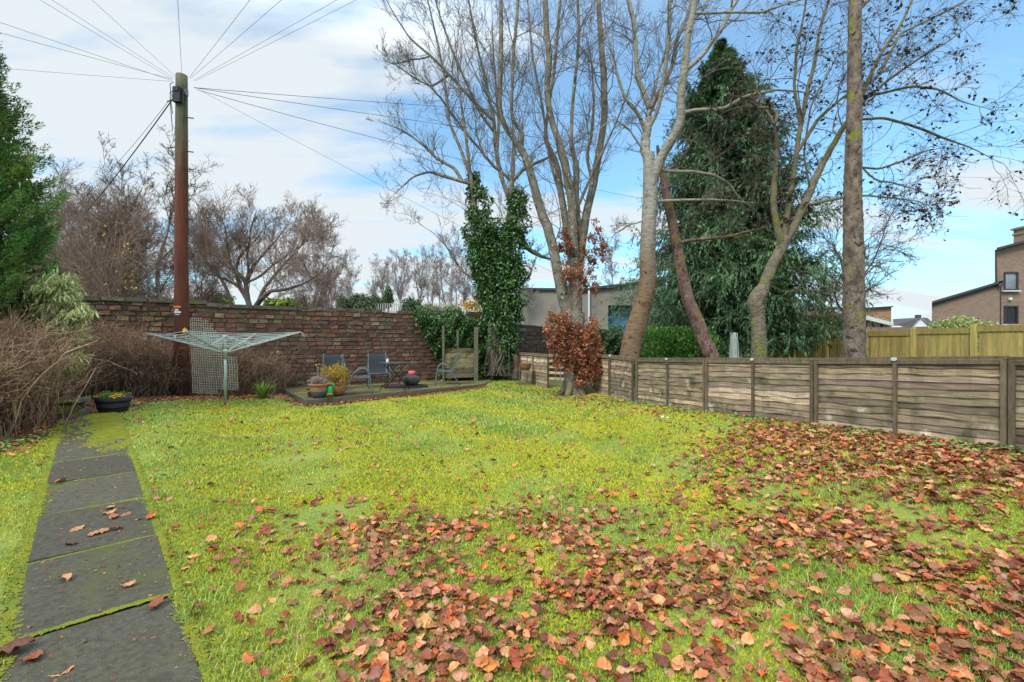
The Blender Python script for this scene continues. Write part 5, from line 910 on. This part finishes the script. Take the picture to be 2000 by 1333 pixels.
prt(lambda g: (house_face(g, [(1153, 566, 1188, 563, 700), (1188, 563, 1300, 548, 597), (1250, 597, 1300, 597, 700)], 31., 1.0)), 'front_wall', m_render, root)
prt(lambda g: house_face(g, [(1153, 575, 1300, 575, 700)], 32.2, 10), 'rear_block', m_render, root)
prt(lambda g: g.beam(W(1015, 565, Y-.1), W(1153, 566.5, 30.9), .3, .15), 'roof_edge', m_trim, root); prt(lambda g: g.beam(W(1153, 564.5, 30.9), W(1300, 546.5, 30.9), .3, .15), 'roof_edge', m_trim, root)
def shutter(g):
    for i in range(16): a = W(1188, 597+i*5, 31.7); b = W(1252, 597+i*5, 31.7); g.box(((a[0]+b[0])/2, 31.72, a[2]-.08), (b[0]-a[0], .06, .155), jit=.002)
prt(shutter, 'roller_shutter', m_shut, root); prt(lambda g: g.tubes([W(1150.5, 566, 30.85), W(1150.5, 700, 30.85)], .07, 8), 'downpipe', m_fasc, root); prt(lambda g: house_face(g, [(1009, 606, 1015, 606, 640)], Y+.2, .2), 'side_shutter', m_shut, root)
m_bhouse = M('brown_house_brick', (.27, .185, .135), (.20, .14, .105), 2, .95, .6, 12, c3=(.15, .105, .085), m3=(9, .60, .05), stretch=(1, 1, 3)); m_glass = M('window_glass', (.13, .15, .16), (.22, .25, .27), 1.5, .12, spec=.6); m_tile = M('roof_tile', (.075, .068, .068), (.05, .048, .05), 8, .85, .4, 20)
Y = 28.; root = thing('brick_house', 'large brown brick house with stepped sloping roofs at the right edge', 'house', (W(1940, 0, Y)[0], Y, 0))
prt(lambda g: house_face(g, [(1820, 593, 1952, 553, 700)], Y, 5, 1.15), 'low_wing_wall', m_bhouse, root)
prt(lambda g: house_face(g, [(1943, 489, 1960, 484.6, 700), (1960, 484.6, 1988, 477.5, 532), (1960, 568, 1988, 568, 598), (1960, 634, 1988, 634, 700), (1988, 477.5, 2110, 446, 700)], Y+.6, .5, 1.15), 'tower_wall', m_bhouse, root)
prt(lambda g: house_face(g, [(1950, 500, 2108, 459, 700)], Y+1.15, 5, 1.15), 'inner_block', m_bhouse, root)
def slope(g, a, b, Y, d, t=.14): A, B = W(*a, Y), W(*b, Y); e = d*1.15; g.add([A+[0, -.25, 0], B+[0, -.25, 0], B+[e, d, 0], A+[e, d, 0], A+[0, -.25, t], B+[0, -.25, t], B+[e, d, t], A+[e, d, t]], [[0, 1, 5, 4], [4, 5, 6, 7], [3, 2, 1, 0], [0, 4, 7, 3], [1, 2, 6, 5], [2, 3, 7, 6]])
prt(lambda g: slope(g, (1813, 594.5), (1951, 553), Y, 5), 'low_roof', m_tile, root); prt(lambda g: slope(g, (1938, 490.5), (2112, 445), Y+.5, 5), 'upper_roof', m_tile, root)
prt(lambda g: (g.box(W(2003, 460, Y+1.5), (.75, .75, 1.1)), g.box(W(2003, 446.5, Y+1.5), (.95, .95, .12)), g.box(W(2003, 457, Y+1.5), (.85, .85, .12))), 'chimney', m_bhouse, root)
m_wf = M('dark_window_frame', (.045, .035, .04), rough=.5)
def window(x0, y0, x1, y1, Y, root, mg=m_glass, mf=m_wf, fr=.09):
    a, b = W(x0, y1, Y), W(x1, y0, Y); g = MB(); w, h = b[0]-a[0], b[2]-a[2]
    g.box((a[0]+fr/2, Y, (a[2]+b[2])/2), (fr, .1, h)); g.box((b[0]-fr/2, Y, (a[2]+b[2])/2), (fr, .1, h)); g.box(((a[0]+b[0])/2, Y+.002, a[2]+fr/2), (w-2*fr-.004, .1, fr)); g.box(((a[0]+b[0])/2, Y+.002, b[2]-fr/2), (w-2*fr-.004, .1, fr)); f = g.build('window', mf, root)
    g = MB(); g.box(((a[0]+b[0])/2, Y+.03, (a[2]+b[2])/2), (w-2*fr+.01, .02, h-2*fr+.01)); sub(g, 'pane', mg, f, root)
window(1960, 532, 1988, 568, Y+.62, root); window(1960, 598, 1988, 634, Y+.62, root, M('dark_pane', (.02, .018, .022), rough=.3))
for yy_ in (569.5, 635.5): prt(lambda g: g.box(W(1974, yy_, Y+.52), (1.15, .22, .07)), 'sill', m_fasc, root)
prt(lambda g: g.beam(W(1822, 597, Y-.06), W(1951, 558, Y-.06), .05, .10), 'verge_board', m_wf, root)
prt(lambda g: g.box(W(1973, 584.5, Y+.5), (.14, .12, .14)), 'alarm_box', m_white, root); prt(lambda g: g.tubes([W(1944.5, 490, Y+.5), W(1946.5, 553, Y+.5)], .04, 6), 'downpipe', m_wf, root); prt(lambda g: g.tubes([W(1952.5, 553, Y+.5), W(1953.5, 700, Y+.5)], .06, 6), 'downpipe', m_wf, root); prt(lambda g: g.box(W(1951, 556, Y-.1), (.3, .3, .3)), 'hopper', m_tile, root)
m_tanb = M('orange_tan_brick', (.36, .215, .125), (.29, .175, .10), 2, .95, .4, 12, stretch=(1, 1, 3)); m_cladd = M('cream_panel', (.50, .38, .26), (.45, .34, .23), 2, .8)
Y = 42.; root = thing('tan_brick_building', 'low tan brick building with a sloping white fascia behind the straight trunk', 'building', (W(1680, 0, Y)[0], Y, 0))
prt(lambda g: house_face(g, [(1595, 603, 1660, 603, 720), (1660, 606, 1741, 601, 720)], Y, 6), 'brick_wall', m_tanb, root); prt(lambda g: house_face(g, [(1688, 622, 1739, 635, 720)], Y-.8, .75), 'cream_wing', m_cladd, root)
prt(lambda g: g.beam(W(1622, 606, Y-1), W(1741, 634.5, Y-1), .5, .32), 'white_fascia', m_fasc, root); prt(lambda g: g.beam(W(1660, 605, Y-.1), W(1742, 600, Y-.1), .3, .12), 'parapet', m_trim, root)
for px in (1692, 1706, 1722): prt(lambda g: g.beam(W(px, 628, Y-.9), W(px, 700, Y-.9), .12, .1), 'panel_joint', m_trim, root)
prt(lambda g: house_face(g, [(1688, 626, 1695, 626, 645)], Y-.84, .03), 'dark_doorway', m_trim, root)
Y = 36.; g = MB(); house_face(g, [(1690, 641, 1830, 638.5, 720)], Y, .3); tag(g.build('low_brick_wall', m_bhouse, origin=(W(1760, 0, Y)[0], Y, 0)), 'low dark topped brick wall behind the tan fence', 'wall')
Y = 75.; root = thing('gabled_house', 'distant house with a white gable and grey tiled roof', 'house', (W(1780, 0, Y)[0], Y, 0)); m_wg = M('white_gable', (.72, .72, .70), (.66, .66, .65), 1, .8)
def gable(g): a, b, c = W(1782, 638, Y), W(1818, 638, Y), W(1799, 622, Y); d, e = W(1782, 690, Y), W(1818, 690, Y); v = np.array([d, e, b, c, a]); g.add(v, [[0, 1, 2, 4]]); g.add(v[[2, 3, 4]], [[0, 1, 2]])
prt(gable, 'gable_wall', m_wg, root)
prt(lambda g: (g.add([W(1744, 637, Y+1), W(1782.5, 638, Y-.3), W(1799, 621, Y-.3), W(1790, 622, Y+8), W(1744, 624, Y+8)], [[0, 1, 2, 4]]), g.add([W(1799, 621, Y-.3), W(1818.5, 638.5, Y-.3), W(1828, 638, Y+8), W(1812, 622, Y+8)], [[0, 1, 2, 3]])), 'roof', m_tile, root)
prt(lambda g: house_face(g, [(1744, 637, 1782, 638, 690)], Y+.5, .2), 'side_wall', m_wg, root); prt(lambda g: g.box(W(1793, 621, Y+4), (.6, .6, .9)), 'chimney', m_tile, root)
# palisade in the distance
m_pal = M('galvanised_palisade', (.33, .33, .29), (.27, .27, .24), 5, .7); root = thing('palisade_fence', 'pale steel palisade fence on the bank beyond the brick wall', 'fence', (W(760, 0, 31)[0], 31, 1.4)); g = MB()
x = W(585, 0, 31)[0]; x1 = W(925, 0, 31)[0]
while x < x1:
    zt_ = CH+(667-597.5)/FPX*31+.16*sm(W(700, 0, 31)[0], W(760, 0, 31)[0], x)+rng.normal()*.01; g.box((x, 31, zt_-1.0), (.072, .02, 2.), tint=None); x += .155
g.build('pales', m_pal, root); prt(lambda g: (g.box(((W(585, 0, 31)[0]+x1)/2, 31.05, CH+2.0), (x1-W(585, 0, 31)[0], .05, .06)), g.box(((W(585, 0, 31)[0]+x1)/2, 31.05, CH+.6), (x1-W(585, 0, 31)[0], .05, .06))), 'rails', m_pal, root)
g = MB(); c = W(1434, 0, 13.)
P = resample([(c[0], 13, .1), (c[0]-.01, 13, CH+.0), (c[0], 13, CH+.25)], 10); g.tubes(P, np.array([.17, .16, .15, .13, .11, .10, .09, .085, .08, .02])[None], 9)
fr_ = thing('folded_airer', 'folded pale rotary airer standing beyond the low fence before the conifer', 'clothes airer', (c[0], 13, gz(c[0], 13))); m_fair = M('pale_folded_lines', (.42, .43, .40), (.2, .22, .2), 30, .7, stretch=(6, 6, .4)); g.build('folded_arms', m_fair, fr_, True); prt(lambda g: [g.tubes([(c[0]+.16*math.cos(a), 13+.16*math.sin(a), .5), (c[0]+.08*math.cos(a), 13+.08*math.sin(a), CH+.24)], .009, 4) for a in np.linspace(0, 5.5, 9)], 'lines', m_airer, fr_)
# ================================================================== GRASS
m_grass = M('grass_blade', (.225, .34, .045), (.345, .42, .085), 1.2, .6, tint=True, trans=.35); m_mossc = M('moss_cushion', (.28, .285, .018), (.37, .345, .03), 1.0, 1., tint=True)
def on_lawn(x, y):
    fr = (x-F0[0])*FD[1]-(y-F0[1])*FD[0]; s = (x-PR[0])*pd_[0]+(y-PR[1])*pd_[1]; d = (x-PR[0])*pn[0]+(y-PR[1])*pn[1]; wob_ = .03*np.sin(s*7)+.02*np.sin(s*19); onp = (d > .0+wob_) & (d < PWID-.02+wob_) & (s < 7.6)
    q = np.stack([x-DC[0], y-DC[1]], -1); fq = q@fn_; ff = q@fu; deck = (fq > -.03) & (fq < 4) & (ff > -.25) & (ff < 5.4)
    far_ = (np.stack([x, y], -1)-WA)@wn < .6; return (fr > -.02-(y > 9.5)*.8) & ~onp & ~deck & ~far_ & ~(border_front(x, y) > 0)
def mossy(x, y):      # 0..1 : yellow moss instead of grass
    return np.clip(.5+.55*np.sin(x*1.1+1.2*np.sin(y*.7))*np.sin(y*.9+.8)+.35*np.sin(x*3.1+y*2.3)+.25*np.sin(x*7.3-y*5.9)+.9*np.exp(-((x-.8)**2/5+(y-4.8)**2/4)), 0, 1)
def pts(n, x0, x1, y0, y1): return rng.uniform(x0, x1, n), rng.uniform(y0, y1, n)
g = MB()
for n, x0, x1, y0, y1, h, w in ((290000, -5.2, 3.8, 1.5, 3.9, .031, .0017), (170000, -6, 5.4, 3.5, 6.5, .030, .0030), (130000, -9.5, 5.2, 6.2, 10., .034, .0050), (70000, -7, 3.2, 9.6, 15.5, .034, .008)):
    x, y = pts(n, x0, x1, y0, y1); k = on_lawn(x, y) & (np.abs(x) < y*1.28+1.) ; k &= rng.random(n) > mossy(x, y)*.72; x, y = x[k], y[k]; n = len(x)
    a = rng.uniform(0, 6.283, n); tall = 1+.5*np.sin(x*2.2+1)*np.sin(y*1.9)+.1*(x > 1)*(y < 5); hh = h*rng.uniform(.4, 1.5, n)*np.clip(tall, .6, 1.7); le = rng.uniform(.2, 1.3, n)*hh; ww = w*rng.uniform(.7, 1.4, n)
    z = ground(x, y)-.004; dx, dy = np.cos(a), np.sin(a); px_, py_ = -dy*ww, dx*ww
    v = np.stack([np.stack([x-px_, y-py_, z], -1), np.stack([x+px_, y+py_, z], -1), np.stack([x+dx*le*.4+px_*.8, y+dy*le*.4+py_*.8, z+hh*.65], -1), np.stack([x+dx*le*.4-px_*.8, y+dy*le*.4-py_*.8, z+hh*.65], -1), np.stack([x+dx*le, y+dy*le, z+hh*.9], -1)], 1)
    b = np.arange(n)[:, None]*5; t = tints(n, .65, 1.4, .12); pale = rng.random(n) < .10; t[pale] *= [1.8, 1.4, 2.6]
    base = g.n; g.add(v.reshape(-1, 3), b+[[0, 1, 2, 3]], t); g.f.append((base+b+[[3, 2, 4]], t))
tag(g.build('grass', m_grass), 'short bright green lawn grass', 'grass', kind='stuff')
g = MB()
for n, x0, x1, y0, y1, h in ((150000, -5.2, 3.8, 1.5, 4.2, .007), (90000, -6, 5.4, 4., 7.5, .011), (60000, -9, 4.6, 7.2, 14.5, .018)):
    x, y = pts(n, x0, x1, y0, y1); k = on_lawn(x, y) & (np.abs(x) < y*1.28+1.); k &= rng.random(n) < mossy(x, y)*.95+.1; x, y = x[k], y[k]; n = len(x); z = ground(x, y)+.002
    sc = rng.uniform(.6, 1.5, (n, 1))*np.array([[1, 1, 1.]])*h; g.inst(np.array([[1, 0, 0], [-.5, .87, 0], [-.5, -.87, 0], [0, 0, 1.7]]), np.array([[0, 1, 3], [1, 2, 3], [2, 0, 3]]), np.stack([x, y, z], -1), rots(np.stack([np.cos(a_ := rng.uniform(0, 6.28, n)), np.sin(a_), 0*a_], -1), (0, 0, 1)), sc, tints(n, .6, 1.4, .15))
tag(g.build('lawn_moss', m_mossc), 'yellow green moss growing through the lawn', 'moss', kind='stuff')
# ================================================================== FALLEN LEAVES
m_leaf = M('fallen_beech_leaf', (.27, .072, .022), (.36, .165, .08), 22, .5, .4, 150, tint=True, spec=.45, trans=.08)
def leaf_tpl(seed):
    r = np.random.default_rng(seed); n = 8; t = np.linspace(0, 1, n); w = .33*np.sin(math.pi*t**.85)**.8*(1+.07*np.sin(np.arange(n)*2.6)); cu = r.uniform(-.5, .7); fo = r.uniform(-.35, .75); tw = r.uniform(-.5, .5); L_, Mi, R_ = [], [], []
    for i in range(n):
        z = cu*(t[i]-.5)**2*1.2; rip = .035*(-1)**i
        L_.append([-w[i], t[i]-.5, z+w[i]*fo+rip+tw*(t[i]-.5)*.5]); Mi.append([0, t[i]-.5, z]); R_.append([w[i], t[i]-.5, z+w[i]*fo*r.uniform(.4, 1.2)+rip-tw*(t[i]-.5)*.5])
    v = np.array(L_+Mi+R_); v[:, 2] -= v[:, 2].min(); f = [[i, n+i, n+i+1, i+1] for i in range(n-1)]+[[n+i, 2*n+i, 2*n+i+1, n+i+1] for i in range(n-1)]; return v, np.array(f)
TPL = [leaf_tpl(s) for s in range(14)]
def leaf_rot(n, tilt):
    a = rng.uniform(0, 6.283, n); up = nrm(np.stack([rng.normal(size=n)*tilt, rng.normal(size=n)*tilt, np.ones(n)], -1)); flip = rng.random(n) < .4; up[flip] *= [1, 1, -1]; f = np.stack([np.cos(a), np.sin(a), np.zeros(n)], -1); f = nrm(f-(f*up).sum(1, keepdims=True)*up); return np.stack([np.cross(f, up), f, up], -1)
def dens(x, y):       # leaf cover over the ground
    Y = np.maximum(y, .3); px = 1000+FPX*x/Y; py = 667+(CH-ground(x, y))*FPX/Y
    d = .045+.0*x
    d = d+1.3*np.exp(-np.clip((1080-py)/65, 0, 9)**2)*sm(520, 880, px)*(py > 880)*(.15+1.0*sm(-.3, 1.1, np.sin(x*4.1+y*1.7)+np.sin(x*1.9-y*4.7)+np.sin(x*9+y*7)*.6+np.sin(x*13-y*11)*.4+.3))
    d = d+1.25*np.exp(-((py-(915-.00*px))/50)**2)*sm(1230, 1600, px)+.7*np.exp(-((py-850)/30)**2)*sm(1400, 1520, px)+.55*np.exp(-((py-860)/32)**2)*sm(1330, 1480, px)+.95*sm(1250, 1500, px)*sm(930, 1000, py)*(.12+.9*sm(0, 1., np.sin(x*5+y*3)+np.sin(y*6-x*2.2)+.5*np.sin(x*11+y*9)))
    d = d+.5*np.exp(-((py-(790+(px-1180)*.05))/16)**2)*sm(1040, 1160, px)*sm(1500, 1250, px)+.4*np.exp(-((px-1130)/110)**2-((py-775)/14)**2)
    d = d+.10*sm(980, 1080, py)*sm(250, 600, px)+.06*sm(960, 1040, py)*sm(260, 350, px)
    return d
m_leaf_n = {}
def scatter(n, x0, x1, y0, y1, w=1.):
    x, y = pts(n, x0, x1, y0, y1); fr = (x-F0[0])*FD[1]-(y-F0[1])*FD[0]; k = (fr > .0-(y > 9.5)*.7) & (np.abs(x) < y*1.3+.8) & (rng.random(n) < dens(x, y)*w); s = (x-PR[0])*pd_[0]+(y-PR[1])*pd_[1]; d = (x-PR[0])*pn[0]+(y-PR[1])*pn[1]; k &= ~((d > -.04) & (d < PWID+.05) & (s < 7.8)); q = np.stack([x-DC[0], y-DC[1]], -1); k &= ~((q@fn_ > -.03) & (q@fu > -.4) & (q@fu < 5.4)); return x[k], y[k]
X_, Y_ = scatter(17000, -3.4, 4.6, 1.55, 4.4, .66); x2, y2 = scatter(32000, -7, 5.6, 4.4, 8.2, .56); x3, y3 = scatter(15000, -8, 4.5, 8.2, 14.2, .6)
X_ = np.concatenate([X_, x2, x3]); Y_ = np.concatenate([Y_, y2, y3])
# leaves drifted along the deck edge, under the hedges and at the wall foot
def drift(a, b, w, n): t = rng.random((n, 1)); p = np.array(a)*(1-t)+np.array(b)*t+rng.normal(size=(n, 2))*w; return p[:, 0], p[:, 1]
ex = []
ex.append(drift(DC-fn_*.14-fu*.1, DRt-fn_*.14, .055, 900)); ex.append(drift(DC+[-.12, -.1], DL+[-.15, -.1], .07, 160))
for (a, b, n) in (((-5.6, 4.6), (-6.9, 6.3), 420), ((-6.7, 6.2), (-8.2, 8.0), 420), ((-8.2, 8.3), (-7.7, 9.2), 260), ((-7.9, 8.9), (-6.7, 10.2), 620), ((-6.9, 10.0), (-6.0, 11.2), 300)): ex.append(drift(a, b, .20, n))
q = [e for e in ex]; ex_x = np.concatenate([e[0] for e in q]); ex_y = np.concatenate([e[1] for e in q]); kk = ~((((ex_x-PR[0])*pn[0]+(ex_y-PR[1])*pn[1]) < PWID*.75) & (((ex_x-PR[0])*pn[0]+(ex_y-PR[1])*pn[1]) > -.02) & (((ex_x-PR[0])*pd_[0]+(ex_y-PR[1])*pd_[1]) < 7.5)); ex_x, ex_y = ex_x[kk], ex_y[kk]
dq = rng.uniform(0, PWID, 420); sq = rng.uniform(-1, 5.5, 420); deb = PR+pd_*sq[:, None]+pn*dq[:, None]; X_ = np.concatenate([X_, deb[:, 0]]); Y_ = np.concatenate([Y_, deb[:, 1]]); ndeb = (len(X_)-420, len(X_))
X_ = np.concatenate([X_, ex_x]); Y_ = np.concatenate([Y_, ex_y]); n = len(X_); Z_ = ground(X_, Y_)+.014+rng.random(n)*.030; sz = rng.uniform(.046, .088, n)*np.where(rng.random(n) < .15, .7, 1.)
sz[ndeb[0]:ndeb[1]] = rng.uniform(.006, .022, 420); Z_[ndeb[0]:ndeb[1]] = ground(X_[ndeb[0]:ndeb[1]], Y_[ndeb[0]:ndeb[1]])+.026; rt = leaf_rot(n, .32); cols = rng.choice(6, n, p=[.30, .27, .20, .12, .05, .06]); PAL = np.array([[1., 1., 1.], [.70, .48, .36], [1.35, 1.7, 1.85], [1.5, 1.0, .55], [.34, .28, .24], [2.0, 2.2, 1.7]]); tn = PAL[cols]*tints(n, .62, 1.35, .16); tn[:, :] = np.clip(tn, 0, 2.3)
Yd = np.hypot(X_, Y_); inv = (np.abs(X_) < Y_*1.13) & ((CH-Z_)*FPX/Y_ < 660); rank = np.where(inv, sz/Yd, -1); order_ = np.argsort(-rank); near = set(order_[:268].tolist()); mask = np.ones(n, bool); mask[list(near)] = False
tp = rng.integers(0, len(TPL), n); g = MB()
for k in range(len(TPL)):
    m = mask & (tp == k)
    if m.any(): g.inst(*TPL[k], np.stack([X_[m], Y_[m], Z_[m]], -1), rt[m], sz[m], tn[m])
tag(g.build('leaf_litter', m_leaf), 'brown beech leaves littering the lawn and borders', 'leaves', kind='stuff')
hues = [('mid brown', 0), ('dark red brown', 1), ('pale pinkish', 2), ('orange', 3), ('almost black', 4), ('straw coloured', 5)]
for i in sorted(near):
    g = MB(); p = np.array([X_[i], Y_[i], Z_[i]]); g.inst(*TPL[tp[i]], p[None], rt[i:i+1], sz[i:i+1], tn[i:i+1]); c = int(cols[i]); side = 'left' if X_[i] < -.55*Y_[i]*.5 else 'right' if X_[i] > .45*Y_[i] else 'middle'
    tag(g.build('fallen_leaf', m_leaf, smooth=False, origin=tuple(p)), '%s fallen beech leaf on the grass in the %s foreground' % (hues[c][0], side), 'leaf', '%s leaves fallen in the %s foreground' % (hues[c][0], side))
# leaves on the slabs
pl = [(150, 1020, 1), (193, 997, 0), (215, 1000, 2), (222, 1018, 0), (240, 1012, 0), (183, 1052, 2), (150, 1042, 2), (200, 1048, 2), (226, 1042, 4), (243, 997, 4), (160, 1055, 2), (138, 1073, 4), (280, 1040, 0), (295, 1018, 3), (270, 1020, 0), (125, 1143, 2), (80, 1155, 2), (258, 1130, 0), (250, 1152, 2), (305, 1190, 1), (65, 1295, 1), (28, 1283, 4), (118, 948, 0), (235, 918, 1), (212, 1010, 2), (120, 1320, 5), (228, 1050, 5)]
for i, (px, py, c) in enumerate(pl):
    q = onG(px, py); g = MB(); g.inst(*TPL[i % 14], (q+[0, 0, .026])[None], leaf_rot(1, .12), [rng.uniform(.075, .10) if i != 21 else .13], (PAL[c]*rng.uniform(.9, 1.2))[None])
    a = 'nearest' if py > 1250 else 'near' if py > 1100 else 'middle' if py > 960 else 'far'; tag(g.build('fallen_leaf', m_leaf, origin=tuple(q)), '%s fallen leaf lying on the %s dark slabs of the path' % (hues[c][0], a), 'leaf', '%s leaves on the %s path slabs' % (hues[c][0], a))
# small creeping weeds at the fence foot and on the border
m_weed = M('ground_ivy_leaf', (.12, .22, .05), (.20, .30, .08), 5, .7, tint=True, trans=.2); T_W = (np.array([[0, 0, 0], [-.5, .3, .02], [-.35, .8, .0], [0, .9, -.03], [.35, .8, 0], [.5, .3, .02]]), np.array([[0, 5, 4, 3], [0, 3, 2, 1]]))
n = 5200; t = rng.uniform(-.3, 3.5, n); off = np.abs(rng.normal(size=n))*.30+.03; p = F0+FD*t[:, None]-np.array([-FD[1], FD[0]])/1.858*off[:, None]*1.; kd = rng.random(n) < (.35+.65*sm(1.6, 3, t))*(.5+.5*np.sin(t*9)); p = p[kd]
fr = (p[:, 0]-F0[0])*FD[1]-(p[:, 1]-F0[1])*FD[0]
if fr.mean() < 0: p = F0*2+0-p if False else (p+2*(np.array([-FD[1], FD[0]])/1.858)*off[kd][:, None])
e = np.array([drift((-7.4, 8.6), (-5.2, 10.9), .12, 500), drift((-5.9, 4.9), (-6.2, 5.6), .15, 500), drift((-1.2, 13.6), (1.2, 12.6), .25, 500)]); p = np.concatenate([p]+[np.stack(q, -1) for q in e]); n = len(p)
g = MB(); g.inst(*T_W, np.column_stack([p, ground(p[:, 0], p[:, 1])+.015+.04*rng.random(n)]), leaf_rot(n, .3), rng.uniform(.025, .05, n), tints(n, .7, 1.5, .15)); tag(g.build('ground_weeds', m_weed), 'small round leaved weeds creeping along the fence foot and border', 'weeds', kind='stuff')
q = onG(1586, 828); g = MB(); P = resample([q+[-.12, .02, .05], q+[-.06, 0, .02], q+[0, 0, .012], q+[.1, 0, .03]], 10); g.tubes(P, .014, 6); tag(g.build('plastic_strip', m_white, origin=tuple(q)), 'bent white plastic strip lying at the fence foot', 'litter')
for i, (px, py) in enumerate(((1294, 819), (1305, 820))): q = onG(px, py); g = MB(); g.box(q+[0, 0, .03], (.05-.02*i, .03, .02), jit=.006); tag(g.build('paper_scrap', m_white, origin=tuple(q)), ['larger', 'smaller'][i]+' of two white scraps on the leaves below the fence', 'litter')
